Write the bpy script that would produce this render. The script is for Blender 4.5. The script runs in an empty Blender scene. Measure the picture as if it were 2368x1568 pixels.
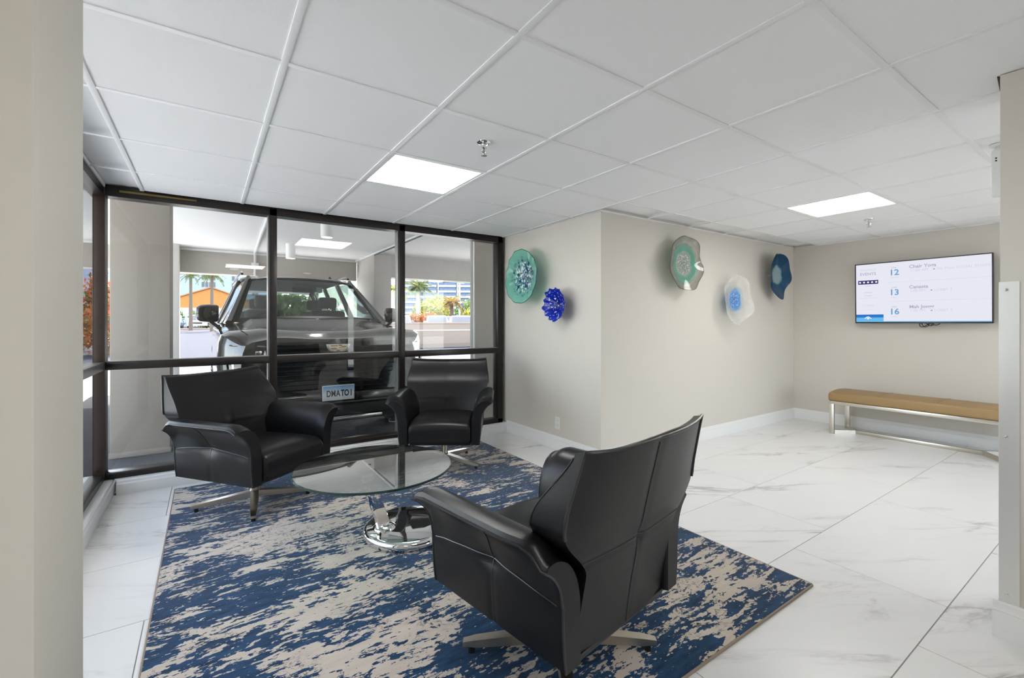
import bpy, bmesh, math, random
from mathutils import Vector, Matrix, noise
random.seed(7)
R = math.radians
PI = math.pi
scene = bpy.context.scene
col = scene.collection

# ---------------------------------------------------------------- camera, sky, sun, exposure
CAM_Z = 1.18
CEIL = 2.114
cam_d = bpy.data.cameras.new('camera')
cam_d.sensor_width = 36.0
cam_d.lens = 36.0 * 1041.0 / 2368.0
cam_d.shift_y = -36.4 / 2368.0
cam_d.clip_start = 0.02
cam_d.clip_end = 2000
cam = bpy.data.objects.new('camera', cam_d)
col.objects.link(cam)
cam.location = (0, 0, CAM_Z)
cam.rotation_euler = (R(90), 0, -R(34.19))
scene.camera = cam

world = bpy.data.worlds.new('sky')
scene.world = world
world.use_nodes = True
wn = world.node_tree
wn.nodes.clear()
sky = wn.nodes.new('ShaderNodeTexSky')
sky.sky_type = 'NISHITA'
sky.sun_disc = False
sky.sun_elevation = R(48)
sky.sun_rotation = R(20)
sky.air_density = 1.0
sky.dust_density = 1.6
bgn = wn.nodes.new('ShaderNodeBackground')
bgn.inputs['Strength'].default_value = 0.9
wo = wn.nodes.new('ShaderNodeOutputWorld')
haze = wn.nodes.new('ShaderNodeMix'); haze.data_type = 'RGBA'      # hazy bright sky: washed towards white
haze.inputs['Factor'].default_value = 0.5
bw = wn.nodes.new('ShaderNodeRGBToBW')
wn.links.new(sky.outputs[0], bw.inputs[0])
wn.links.new(sky.outputs[0], haze.inputs['A']); wn.links.new(bw.outputs[0], haze.inputs['B'])
wn.links.new(haze.outputs['Result'], bgn.inputs[0])
wn.links.new(bgn.outputs[0], wo.inputs[0])

sun_d = bpy.data.lights.new('sun', 'SUN')
sun_d.energy = 8.6
sun_d.angle = R(0.6)
sun_d.color = (1.0, 0.95, 0.86)
sun = bpy.data.objects.new('sun', sun_d)
col.objects.link(sun)
# light travels towards -x and -y, down
sdir = Vector((-0.20, -0.55, -0.78)).normalized()
sun.rotation_euler = sdir.to_track_quat('-Z', 'Y').to_euler()
sun.location = (10, 30, 40)

PANEL = 10.3          # radiance of the ceiling light panels
scene.view_settings.view_transform = 'Standard'
scene.view_settings.look = 'None'
scene.view_settings.exposure = 0.78
scene.view_settings.gamma = 1.0
scene.view_settings.use_curve_mapping = False

# ---------------------------------------------------------------- material helpers
def new_mat(name):
    m = bpy.data.materials.new(name)
    m.use_nodes = True
    m.node_tree.nodes.clear()
    return m, m.node_tree.nodes, m.node_tree.links

def out(nodes, links, sock):
    o = nodes.new('ShaderNodeOutputMaterial')
    links.new(sock, o.inputs[0])

def principled(name, color, rough=0.5, metal=0.0, coat=0.0, spec=0.5, bump=0.0, bscale=200.0, var=0.0, vscale=3.0, sheen=0.0, aniso=None):
    m, n, l = new_mat(name)
    p = n.new('ShaderNodeBsdfPrincipled')
    p.inputs['Base Color'].default_value = (*color, 1)
    p.inputs['Roughness'].default_value = rough
    p.inputs['Metallic'].default_value = metal
    p.inputs['Coat Weight'].default_value = coat
    p.inputs['Coat Roughness'].default_value = 0.04
    p.inputs['Specular IOR Level'].default_value = spec
    if sheen:
        p.inputs['Sheen Weight'].default_value = sheen
    tc = n.new('ShaderNodeTexCoord')
    if var:
        nz = n.new('ShaderNodeTexNoise')
        nz.inputs['Scale'].default_value = vscale
        nz.inputs['Detail'].default_value = 5
        l.new(tc.outputs['Object'], nz.inputs['Vector'])
        mx = n.new('ShaderNodeMix'); mx.data_type = 'RGBA'
        mx.inputs['A'].default_value = (*[c * (1 - var) for c in color], 1)
        mx.inputs['B'].default_value = (*[min(1, c * (1 + var)) for c in color], 1)
        l.new(nz.outputs[0], mx.inputs['Factor'])
        l.new(mx.outputs['Result'], p.inputs['Base Color'])
    if bump:
        nz2 = n.new('ShaderNodeTexNoise')
        nz2.inputs['Scale'].default_value = bscale
        nz2.inputs['Detail'].default_value = 3
        if aniso:
            mp = n.new('ShaderNodeMapping'); mp.inputs['Scale'].default_value = aniso
            l.new(tc.outputs['Object'], mp.inputs[0]); l.new(mp.outputs[0], nz2.inputs['Vector'])
        else:
            l.new(tc.outputs['Object'], nz2.inputs['Vector'])
        b = n.new('ShaderNodeBump')
        b.inputs['Strength'].default_value = bump
        b.inputs['Distance'].default_value = 0.002
        l.new(nz2.outputs[0], b.inputs['Height'])
        l.new(b.outputs[0], p.inputs['Normal'])
    out(n, l, p.outputs[0])
    return m

def emission(name, color, strength):
    m, n, l = new_mat(name)
    e = n.new('ShaderNodeEmission')
    e.inputs[0].default_value = (*color, 1)
    e.inputs[1].default_value = strength
    out(n, l, e.outputs[0])
    return m

def schlick(n, l, f0=0.04):
    """air-to-glass reflectance, the same from either side of a thin sheet"""
    ge = n.new('ShaderNodeNewGeometry')
    dt = n.new('ShaderNodeVectorMath'); dt.operation = 'DOT_PRODUCT'
    l.new(ge.outputs['Incoming'], dt.inputs[0]); l.new(ge.outputs['Normal'], dt.inputs[1])
    c = math_node(n, l, 'SUBTRACT', 1.0, math_node(n, l, 'ABSOLUTE', dt.outputs['Value']), clamp=True)
    p5 = math_node(n, l, 'POWER', c, 5.0)
    return math_node(n, l, 'ADD', math_node(n, l, 'MULTIPLY', p5, 1.0 - f0), f0)

def clear_glass(name, tint, refl=1.0, rough=0.0, ior=1.5):
    """see-through pane: tinted transmission plus Fresnel mirror reflection"""
    m, n, l = new_mat(name)
    t = n.new('ShaderNodeBsdfTransparent'); t.inputs[0].default_value = (*tint, 1)
    g = n.new('ShaderNodeBsdfGlossy'); g.inputs['Roughness'].default_value = rough
    fac = math_node(n, l, 'MULTIPLY', schlick(n, l), refl, clamp=True)
    mx = n.new('ShaderNodeMixShader')
    l.new(fac, mx.inputs[0]); l.new(t.outputs[0], mx.inputs[1]); l.new(g.outputs[0], mx.inputs[2])
    out(n, l, mx.outputs[0])
    return m

def N(n, typ, **kw):
    nd = n.new(typ)
    for k, v in kw.items():
        setattr(nd, k, v)
    return nd

def math_node(n, l, op, a, b=None, c=None, clamp=False):
    nd = n.new('ShaderNodeMath'); nd.operation = op; nd.use_clamp = clamp
    for i, v in enumerate((a, b, c)):
        if v is None: continue
        if isinstance(v, (int, float)): nd.inputs[i].default_value = v
        else: l.new(v, nd.inputs[i])
    return nd.outputs[0]

def ramp(n, l, fac, stops, interp='LINEAR'):
    r = n.new('ShaderNodeValToRGB'); r.color_ramp.interpolation = interp
    els = r.color_ramp.elements
    while len(els) < len(stops): els.new(0.5)
    for e, (p, c) in zip(els, stops):
        e.position = p
        e.color = (c, c, c, 1) if isinstance(c, (int, float)) else (*c, 1)
    l.new(fac, r.inputs[0])
    return r.outputs[0]

def mixc(n, l, fac, a, b):
    mx = n.new('ShaderNodeMix'); mx.data_type = 'RGBA'
    if isinstance(fac, (int, float)): mx.inputs['Factor'].default_value = fac
    else: l.new(fac, mx.inputs['Factor'])
    for k, v in (('A', a), ('B', b)):
        if isinstance(v, tuple): mx.inputs[k].default_value = (*v, 1)
        else: l.new(v, mx.inputs[k])
    return mx.outputs['Result']

def noise_n(n, l, vec, scale, detail=4, rough=0.55, dist=0.0, w=None):
    nz = n.new('ShaderNodeTexNoise')
    nz.inputs['Scale'].default_value = scale; nz.inputs['Detail'].default_value = detail
    nz.inputs['Roughness'].default_value = rough; nz.inputs['Distortion'].default_value = dist
    l.new(vec, nz.inputs['Vector'])
    return nz

def mapping(n, l, vec, scale=(1, 1, 1), loc=(0, 0, 0), rot=(0, 0, 0)):
    mp = n.new('ShaderNodeMapping')
    mp.inputs['Scale'].default_value = scale; mp.inputs['Location'].default_value = loc; mp.inputs['Rotation'].default_value = rot
    l.new(vec, mp.inputs['Vector'])
    return mp.outputs[0]

# ---------------------------------------------------------------- materials
M = {}
M['wall'] = principled('greige wall paint', (0.645, 0.605, 0.54), 0.65, bump=0.05, bscale=300)
M['white_trim'] = principled('white semi gloss trim', (0.80, 0.80, 0.79), 0.35)
M['ceil_tile'] = principled('white mineral ceiling tile', (0.92, 0.92, 0.915), 0.9, bump=0.25, bscale=420)
M['ceil_grid'] = principled('white grid metal', (0.86, 0.86, 0.855), 0.45)
M['gap_shade'] = principled('dark plenum', (0.05, 0.05, 0.05), 0.9)
M['grout'] = principled('grey grout', (0.33, 0.32, 0.31), 0.8)
M['frame'] = principled('dark bronze anodised aluminium', (0.018, 0.015, 0.013), 0.32, metal=0.3)
M['frame_edge'] = principled('grey glazing stop', (0.30, 0.29, 0.28), 0.35, metal=0.6)
M['glass'] = clear_glass('window glass', (0.965, 0.975, 0.97), 1.0)
M['leather'] = principled('black leather', (0.0060, 0.0060, 0.0068), 0.33, bump=0.12, bscale=260, spec=0.30)
M['piping'] = principled('black leather piping', (0.010, 0.010, 0.011), 0.30, spec=0.6)
M['nickel'] = principled('brushed champagne nickel', (0.50, 0.455, 0.39), 0.28, metal=1.0)
M['steel'] = principled('brushed stainless steel', (0.80, 0.80, 0.79), 0.34, metal=1.0, bump=0.1, bscale=60, aniso=(40, 40, 1))
M['chrome'] = principled('mirror chrome', (0.86, 0.86, 0.87), 0.03, metal=1.0)
M['bench_frame'] = principled('bench brushed nickel', (0.64, 0.60, 0.53), 0.30, metal=1.0)
M['tan'] = principled('tan vinyl upholstery', (0.33, 0.205, 0.085), 0.45, bump=0.15, bscale=300, var=0.06, vscale=8)
M['plastic_white'] = principled('white plastic', (0.80, 0.80, 0.78), 0.4)
M['plastic_black'] = principled('black plastic', (0.012, 0.012, 0.013), 0.35)
M['dark'] = principled('dark slot', (0.01, 0.01, 0.01), 0.7)
M['panel'] = emission('lit diffuser', (1.0, 0.985, 0.96), PANEL)
M['table_glass'] = clear_glass('table glass', (0.88, 0.945, 0.915), 3.2)
M['glass_edge'] = principled('green glass edge', (0.02, 0.05, 0.045), 0.1)
M['rug_edge'] = principled('rug binding', (0.30, 0.235, 0.18), 0.95)
M['brass'] = principled('old brass strip', (0.20, 0.145, 0.05), 0.45, metal=0.6)

def marble():
    m, n, l = new_mat('white veined porcelain')
    tc = n.new('ShaderNodeTexCoord'); oi = n.new('ShaderNodeObjectInfo')
    comb = n.new('ShaderNodeCombineXYZ')
    l.new(math_node(n, l, 'MULTIPLY', oi.outputs['Random'], 37.0), comb.inputs[0])
    l.new(math_node(n, l, 'MULTIPLY', oi.outputs['Random'], 91.0), comb.inputs[1])
    add = n.new('ShaderNodeVectorMath'); add.operation = 'ADD'
    l.new(tc.outputs['Object'], add.inputs[0]); l.new(comb.outputs[0], add.inputs[1])
    vec = mapping(n, l, mapping(n, l, add.outputs[0], rot=(0, 0, R(30))), (0.42, 1.7, 1))
    n1 = noise_n(n, l, vec, 1.25, 7, 0.60, 0.8)
    v1 = math_node(n, l, 'ABSOLUTE', math_node(n, l, 'SUBTRACT', n1.outputs[0], 0.5))
    vein = ramp(n, l, v1, [(0.0, 1.0), (0.012, 0.35), (0.035, 0.0)])
    n3 = noise_n(n, l, vec, 1.9, 3, 0.5)
    gate = ramp(n, l, n3.outputs[0], [(0.49, 0.0), (0.64, 1.0)])
    vv = math_node(n, l, 'MULTIPLY', vein, gate)
    n2 = noise_n(n, l, vec, 3.0, 8, 0.6, 0.9)
    v2 = math_node(n, l, 'ABSOLUTE', math_node(n, l, 'SUBTRACT', n2.outputs[0], 0.5))
    fine = math_node(n, l, 'MULTIPLY', ramp(n, l, v2, [(0.0, 0.55), (0.02, 0.0)]), gate)
    cloud = noise_n(n, l, vec, 1.6, 4, 0.6)
    base = mixc(n, l, cloud.outputs[0], (0.74, 0.735, 0.72), (0.83, 0.825, 0.815))
    c1 = mixc(n, l, math_node(n, l, 'MULTIPLY', vv, 0.8), base, (0.30, 0.29, 0.275))
    c2 = mixc(n, l, math_node(n, l, 'MULTIPLY', fine, 0.5), c1, (0.42, 0.40, 0.38))
    p = n.new('ShaderNodeBsdfPrincipled')
    l.new(c2, p.inputs['Base Color'])
    p.inputs['Roughness'].default_value = 0.30
    p.inputs['Specular IOR Level'].default_value = 0.4
    out(n, l, p.outputs[0])
    return m
M['marble'] = marble()

def rug_mat():
    m, n, l = new_mat('abstract blue and cream rug')
    tc = n.new('ShaderNodeTexCoord')
    o = tc.outputs['Object']
    warp = noise_n(n, l, o, 2.2, 4, 0.6)
    wv = n.new('ShaderNodeVectorMath'); wv.operation = 'SCALE'; wv.inputs['Scale'].default_value = 0.12
    l.new(warp.outputs['Color'], wv.inputs[0])
    av = n.new('ShaderNodeVectorMath'); av.operation = 'ADD'
    l.new(o, av.inputs[0]); l.new(wv.outputs[0], av.inputs[1])
    ov = av.outputs[0]
    # streaks run along the rug's width (x)
    s1 = noise_n(n, l, mapping(n, l, ov, (3.4, 12.0, 1)), 1.0, 6, 0.66, 0.4)
    s2 = noise_n(n, l, mapping(n, l, ov, (7.0, 42.0, 1), (3, 1, 0)), 1.0, 4, 0.6, 0.2)
    blob = noise_n(n, l, mapping(n, l, ov, (3.6, 5.2, 1), (11.4, 4.3, 0)), 1.0, 6, 0.66, 0.8)
    blob2 = noise_n(n, l, mapping(n, l, ov, (1.15, 1.5, 1), (2.2, 7.1, 0)), 1.0, 3, 0.5, 0.3)
    speck = noise_n(n, l, mapping(n, l, o, (34, 60, 1)), 1.0, 3, 0.6)
    f = math_node(n, l, 'MULTIPLY', s1.outputs[0], 0.34)
    f = math_node(n, l, 'ADD', f, math_node(n, l, 'MULTIPLY', blob.outputs[0], 0.42))
    f = math_node(n, l, 'ADD', f, math_node(n, l, 'MULTIPLY', blob2.outputs[0], 0.24))
    f = math_node(n, l, 'ADD', f, math_node(n, l, 'MULTIPLY', math_node(n, l, 'SUBTRACT', s2.outputs[0], 0.5), 0.30))
    f = math_node(n, l, 'ADD', f, math_node(n, l, 'MULTIPLY', math_node(n, l, 'SUBTRACT', speck.outputs[0], 0.5), 0.20))
    blue_mask = ramp(n, l, f, [(0.479, 0.0), (0.485, 1.0)])
    # cream field
    cn = noise_n(n, l, mapping(n, l, o, (5, 26, 1)), 1.0, 5, 0.6)
    cream = mixc(n, l, cn.outputs[0], (0.42, 0.36, 0.295), (0.68, 0.61, 0.525))
    tn = noise_n(n, l, o, 1.3, 2, 0.5)
    cream = mixc(n, l, ramp(n, l, tn.outputs[0], [(0.42, 0.0), (0.68, 0.45)]), cream, (0.46, 0.40, 0.38))
    # blue
    bn = noise_n(n, l, mapping(n, l, o, (8, 30, 1), (5, 2, 0)), 1.0, 5, 0.65)
    blue = mixc(n, l, ramp(n, l, bn.outputs[0], [(0.3, 0.0), (0.7, 1.0)]), (0.004, 0.019, 0.052), (0.019, 0.072, 0.160))
    c = mixc(n, l, blue_mask, cream, blue)
    # thin dark broken outlines
    ln = noise_n(n, l, mapping(n, l, ov, (11, 16, 1), (1, 9, 0)), 1.0, 5, 0.62, 0.8)
    la = math_node(n, l, 'ABSOLUTE', math_node(n, l, 'SUBTRACT', ln.outputs[0], 0.5))
    lines = ramp(n, l, la, [(0.0, 1.0), (0.010, 0.8), (0.016, 0.0)])
    gate = ramp(n, l, noise_n(n, l, mapping(n, l, o, (2.1, 2.6, 1), (4, 4, 0)), 1.0, 3, 0.5).outputs[0], [(0.47, 0.0), (0.56, 1.0)])
    c = mixc(n, l, math_node(n, l, 'MULTIPLY', math_node(n, l, 'MULTIPLY', lines, gate), 0.85), c, (0.02, 0.028, 0.045))
    sp2 = noise_n(n, l, mapping(n, l, o, (40, 75, 1), (9, 9, 0)), 1.0, 2, 0.5)
    dots = ramp(n, l, sp2.outputs[0], [(0.70, 0.0), (0.715, 1.0)])
    c = mixc(n, l, math_node(n, l, 'MULTIPLY', dots, 0.8), c, (0.03, 0.05, 0.08))
    sp3 = noise_n(n, l, mapping(n, l, o, (30, 55, 1), (2, 19, 0)), 1.0, 2, 0.5)
    dots2 = math_node(n, l, 'MULTIPLY', ramp(n, l, sp3.outputs[0], [(0.68, 0.0), (0.695, 1.0)]), blue_mask)
    c = mixc(n, l, dots2, c, (0.58, 0.54, 0.48))
    p = n.new('ShaderNodeBsdfPrincipled')
    l.new(c, p.inputs['Base Color'])
    p.inputs['Roughness'].default_value = 0.95
    p.inputs['Specular IOR Level'].default_value = 0.1
    p.inputs['Sheen Weight'].default_value = 0.15
    fb = noise_n(n, l, mapping(n, l, o, (60, 240, 60)), 1.0, 3, 0.6)
    hb = math_node(n, l, 'ADD', math_node(n, l, 'MULTIPLY', blue_mask, -0.5), fb.outputs[0])
    b = n.new('ShaderNodeBump'); b.inputs['Strength'].default_value = 0.6; b.inputs['Distance'].default_value = 0.004
    l.new(hb, b.inputs['Height']); l.new(b.outputs[0], p.inputs['Normal'])
    out(n, l, p.outputs[0])
    return m
M['rug'] = rug_mat()

# ---------------------------------------------------------------- mesh helpers
def smooth(me, angle=35):
    me.polygons.foreach_set('use_smooth', [True] * len(me.polygons))
    me.set_sharp_from_angle(angle=R(angle))
    me.update()

def mesh_obj(name, me, mat, parent=None, loc=(0, 0, 0), rot=(0, 0, 0)):
    o = bpy.data.objects.new(name, me)
    col.objects.link(o)
    if mat is not None and not me.materials:
        me.materials.append(mat)
    o.location = loc; o.rotation_euler = rot
    if parent is not None: o.parent = parent
    return o

class MB:
    """collects shapes into one bmesh"""
    def __init__(self): self.bm = bmesh.new()
    def box(self, x0, x1, y0, y1, z0, z1, bev=0.0, seg=2, mat=None):
        t = bmesh.new()
        bmesh.ops.create_cube(t, size=1)
        for v in t.verts:
            v.co = Vector((x0 + (v.co.x + .5) * (x1 - x0), y0 + (v.co.y + .5) * (y1 - y0), z0 + (v.co.z + .5) * (z1 - z0)))
        if bev: bmesh.ops.bevel(t, geom=list(t.edges), offset=bev, segments=seg, profile=0.5, affect='EDGES')
        if mat is not None:
            t.transform(mat)
        return self._merge(t)
    def _merge(self, t):
        me = bpy.data.meshes.new('tmp'); t.to_mesh(me); t.free()
        self.bm.from_mesh(me); bpy.data.meshes.remove(me)
        return self
    def tube(self, pts, r, seg=8, closed=False, caps=True, up=None):
        pts = [Vector(p) for p in pts]
        n = len(pts)
        rs = r if isinstance(r, (list, tuple)) else [r] * n
        rings = []
        prev = None
        for i, p in enumerate(pts):
            if closed: t = (pts[(i + 1) % n] - pts[i - 1])
            else: t = pts[min(i + 1, n - 1)] - pts[max(i - 1, 0)]
            t.normalize()
            if prev is None:
                a = Vector((0, 0, 1)) if abs(t.z) < .9 else Vector((1, 0, 0))
                u = t.cross(a).normalized()
            else:
                u = (prev - t * prev.dot(t)).normalized()
            prev = u
            w = t.cross(u)
            rings.append([self.bm.verts.new(p + (u * math.cos(2 * PI * k / seg) + w * math.sin(2 * PI * k / seg)) * rs[i]) for k in range(seg)])
        m = n if closed else n - 1
        for i in range(m):
            a, b = rings[i], rings[(i + 1) % n]
            for k in range(seg):
                self.bm.faces.new((a[k], a[(k + 1) % seg], b[(k + 1) % seg], b[k]))
        if caps and not closed:
            self.bm.faces.new(rings[0][::-1]); self.bm.faces.new(rings[-1])
        return self
    def lathe(self, prof, seg=32, axis='Z', center=(0, 0, 0), sx=1.0, sy=1.0):
        c = Vector(center)
        rings = []
        for (r, h) in prof:
            if r < 1e-6:
                rings.append([self.bm.verts.new(c + self._ax(0, 0, h, axis))])
            else:
                rings.append([self.bm.verts.new(c + self._ax(r * math.cos(2 * PI * k / seg) * sx, r * math.sin(2 * PI * k / seg) * sy, h, axis)) for k in range(seg)])
        for a, b in zip(rings, rings[1:]):
            for k in range(seg):
                k2 = (k + 1) % seg
                if len(a) == 1 and len(b) == 1: continue
                if len(a) == 1: self.bm.faces.new((a[0], b[k2], b[k]))
                elif len(b) == 1: self.bm.faces.new((a[k], a[k2], b[0]))
                else: self.bm.faces.new((a[k], a[k2], b[k2], b[k]))
        return self
    @staticmethod
    def _ax(a, b, h, axis):
        if axis == 'Z': return Vector((a, b, h))
        if axis == 'Y': return Vector((a, h, b))
        return Vector((h, a, b))
    def loft(self, secs, caps=True, closed=True):
        rings = [[self.bm.verts.new(Vector(p)) for p in s] for s in secs]
        for a, b in zip(rings, rings[1:]):
            k = len(a)
            for i in range(k if closed else k - 1):
                j = (i + 1) % k
                try: self.bm.faces.new((a[i], a[j], b[j], b[i]))
                except ValueError: pass
        if caps:
            self.bm.faces.new(rings[0][::-1]); self.bm.faces.new(rings[-1])
        return self
    def poly(self, pts):
        self.bm.faces.new([self.bm.verts.new(Vector(p)) for p in pts]); return self
    def prism(self, pts, d):
        """closed polygon pts extruded by vector d"""
        d = Vector(d)
        return self.loft([[Vector(p) for p in pts], [Vector(p) + d for p in pts]])
    def build(self, name, mat, parent=None, loc=(0, 0, 0), rot=(0, 0, 0), ang=35, sm=True, subsurf=0):
        bmesh.ops.recalc_face_normals(self.bm, faces=self.bm.faces)
        me = bpy.data.meshes.new(name)
        self.bm.to_mesh(me); self.bm.free()
        if sm: smooth(me, ang)
        o = mesh_obj(name, me, mat, parent, loc, rot)
        if subsurf:
            md = o.modifiers.new('subsurf', 'SUBSURF'); md.levels = subsurf; md.render_levels = subsurf
        return o

def bx(name, mat, dims, parent=None, bev=0.0, **kw):
    return MB().box(*dims, bev=bev).build(name, mat, parent, **kw)

def tag(o, label=None, cat=None, group=None, kind=None):
    if label: o['label'] = label
    if cat: o['category'] = cat
    if group: o['group'] = group
    if kind: o['kind'] = kind
    return o

def thing(name, label, cat, loc=(0, 0, 0), rotz=0.0, group=None, rot=None):
    o = bpy.data.objects.new(name, None)
    col.objects.link(o)
    o.empty_display_size = 0.1
    o.location = loc
    o.rotation_euler = rot if rot else (0, 0, rotz)
    return tag(o, label, cat, group)

def struct(o):
    o['kind'] = 'structure'
    return o

def copy_tree(o, parent=None):
    c = o.copy(); col.objects.link(c); c.parent = parent
    for ch in [k for k in o.children]:
        copy_tree(ch, c)
    return c

def text(name, s, size, mat, parent, loc, rot=(R(90), 0, 0), align='LEFT', bold=0.0, sx=1.0):
    cu = bpy.data.curves.new(name, 'FONT')
    cu.body = s; cu.size = size; cu.align_x = align; cu.align_y = 'CENTER'
    cu.offset = bold; cu.extrude = 0.0004; cu.resolution_u = 3
    t = bpy.data.objects.new(name, cu)
    col.objects.link(t)
    me = bpy.data.meshes.new_from_object(t)
    bpy.data.objects.remove(t); bpy.data.curves.remove(cu)
    me.materials.clear()
    o = mesh_obj(name, me, mat, parent, loc, rot)
    o.scale = (sx, 1, 1)
    return o

# ================================================================= ROOM SHELL
UA, VB, UE = 2.715, 2.68, 6.08       # art wall plane, long art wall plane, television wall plane
UW, VW = -0.60, 4.13                 # side window plane, front window plane
US, VS = -2.6, -3.2                  # far sides of the room behind the camera

# floor: grout bed with large porcelain tiles
floor = struct(bx('floor', M['grout'], (US, UE, VS, 4.09, -0.05, -0.0025)))
TL, TW, GAP = 1.18, 0.59, 0.0035
full_tile = None
for row in range(-7, 7):
    v0 = 0.53 + TW * row; v1 = v0 + TW
    if v1 <= VS or v0 >= 4.09: continue
    a0 = 2.55 + 0.3933 * row
    k0 = math.floor((US - a0) / TL)
    for k in range(k0, k0 + 12):
        u0 = a0 + k * TL; u1 = u0 + TL
        lim0 = US if v1 < 1.4 else UW
        if u1 <= lim0 + .01 or u0 >= UE: continue
        if v0 >= VB and u0 >= UA: continue
        cu0, cu1, cv0, cv1 = max(u0, lim0), min(u1, UE), max(v0, VS), min(v1, 4.09)
        if u0 >= UA - .02 and v1 > VB: cv1 = VB
        if cv1 - cv0 < .01 or cu1 - cu0 < .01: continue
        g = GAP / 2
        w, h = cu1 - cu0, cv1 - cv0
        isfull = abs(w - TL) < 1e-4 and abs(h - TW) < 1e-4
        if isfull and full_tile is not None:
            me = full_tile
        else:
            b = MB().box(-w / 2 + g, w / 2 - g, -h / 2 + g, h / 2 - g, -0.010, 0.0, bev=0.0007, seg=1)
            me = bpy.data.meshes.new('floor_tile'); bmesh.ops.recalc_face_normals(b.bm, faces=b.bm.faces)
            b.bm.to_mesh(me); b.bm.free(); me.materials.append(M['marble'])
            if isfull: full_tile = me
        mesh_obj('floor_tile', me, None, floor, ((cu0 + cu1) / 2, (cv0 + cv1) / 2, 0))

# ceiling: slab, lay-in tiles, grid bars
ceiling = struct(bx('ceiling', M['ceil_tile'], (-.70, 6.35, VS, 4.235, CEIL + 0.03, CEIL + 0.16)))
bx('passage_slab', M['ceil_tile'], (US, -.70, VS, 1.365, CEIL + 0.03, CEIL + 0.16), ceiling)
PITCH_U, PITCH_V = 0.607, 0.603
LU = lambda i: 0.84 + PITCH_U * (i - 1)
MV = lambda j: 0.592 + PITCH_V * j
LIGHTS = [(1, 3), (6, 1), (0, -2), (-3, -4), (6, -3)]  # leading pair seen; the others are unseen and added to brighten the room
ceil_full = None
VTOP = 4.10
def in_room(u0, u1, v0, v1):
    """clip a ceiling cell to the room's outline"""
    u0, u1, v0, v1 = max(u0, US), min(u1, UE), max(v0, VS), min(v1, VTOP)
    um, vm = (u0 + u1) / 2, (v0 + v1) / 2
    if vm > VB and um > UA: return None
    if vm > 1.36 and um < UW: return None
    if v1 > 1.36: u0 = max(u0, UW + .02)
    if um > UA and v1 > VB: v1 = VB
    if u1 > UA and v0 > VB: u1 = UA
    if u1 - u0 < .02 or v1 - v0 < .02: return None
    return u0, u1, v0, v1
for i in range(-5, 11):
    for j in range(-7, 7):
        c = in_room(LU(i), LU(i + 1), MV(j), MV(j + 1))
        if c is None or (i, j) in LIGHTS: continue
        u0, u1, v0, v1 = c
        w, h = u1 - u0 - .010, v1 - v0 - .010
        isfull = abs(w + .010 - PITCH_U) < 1e-4 and abs(h + .010 - PITCH_V) < 1e-4
        if isfull and ceil_full: me = ceil_full
        else:
            b = MB().box(-w / 2, w / 2, -h / 2, h / 2, 0.003, 0.022)
            me = bpy.data.meshes.new('ceiling_tile'); bmesh.ops.recalc_face_normals(b.bm, faces=b.bm.faces)
            b.bm.to_mesh(me); b.bm.free(); me.materials.append(M['ceil_tile'])
            if isfull: ceil_full = me
        mesh_obj('ceiling_tile', me, None, ceiling, ((u0 + u1) / 2, (v0 + v1) / 2, CEIL))
BW = 0.012
def gridbar(dims):
    bx('grid_bar', M['ceil_grid'], dims, ceiling, bev=0.0006)
for i in range(-5, 11):
    u = LU(i)
    if u < US or u > UE: continue
    v1 = VTOP if UW < u < UA else (VB if u >= UA else 1.36)
    gridbar((u - BW, u + BW, VS, v1, CEIL - .001, CEIL + .0045))
for j in range(-7, 7):
    v = MV(j)
    if v < VS or v > VTOP: continue
    u0 = UW if v > 1.36 else US
    u1 = UA if v > VB else UE
    gridbar((u0, u1, v - BW, v + BW, CEIL - .0006, CEIL + .0042))
# wall angles round the edge
for d in ((UW, UW + .03, 1.36, VTOP, CEIL - .002, CEIL + .02), (UA - .022, UA, VB, VTOP, CEIL - .002, CEIL + .004), (UA - .022, UE, VB - .022, VB, CEIL - .002, CEIL + .004),
          (UE - .022, UE, VS, VB, CEIL - .002, CEIL + .004)):
    bx('wall_angle', M['ceil_grid'], d, ceiling)
# dark strip for the shade in a crooked tile cut by the wall end
MB().prism([(2.478, .378, CEIL - .0015), (2.64, .395, CEIL - .0015), (2.64, .383, CEIL - .0015), (2.49, .372, CEIL - .0015)], (0, 0, .002)).build('gap_shade_strip', M['gap_shade'], ceiling)

# walls
wall_inner = struct(bx('wall_inner', M['wall'], (UA, 6.35, VB, 4.13, 0, CEIL + .03)))
wall_east = struct(bx('wall_east', M['wall'], (UE, 6.35, VS, VB, 0, CEIL + .03)))
wall_west = struct(bx('wall_west', M['wall'], (US, -0.226, 1.02, 1.365, 0, CEIL + .03), bev=.004))
wall_far_west = struct(bx('wall_far_west', M['wall'], (US - .2, US, VS, 1.02, 0, CEIL + .03)))
wall_south = struct(bx('wall_south', M['wall'], (US - .2, 2.9, VS - .2, VS, 0, CEIL + .03)))
bx('wall_south_end', M['wall'], (5.9, 6.35, VS - .2, VS, 0, CEIL + .03), wall_south)
added_win = struct(bx('daylight_window_added', M['frame'], (2.9, 5.9, VS - .15, VS - .05, CEIL - .06, CEIL + .03)))      # unseen glazing added behind the camera to let daylight in
bx('bottom_rail', M['frame'], (2.9, 5.9, VS - .15, VS - .05, 0, .08), added_win)
for k in range(4):
    bx('mullion', M['frame'], (2.9 + k - .03, 2.9 + k + .03, VS - .15, VS - .05, .08, CEIL - .06), added_win)
    if k < 3: bx('pane', M['glass'], (2.9 + k + .03, 2.9 + (k + 1) - .03, VS - .10, VS - .099, .08, CEIL - .06), added_win, sm=False)
wall_pillar = struct(bx('wall_pillar', M['wall'], (2.475, 2.80, -1.0, .37, 0, CEIL), bev=.003))

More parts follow.
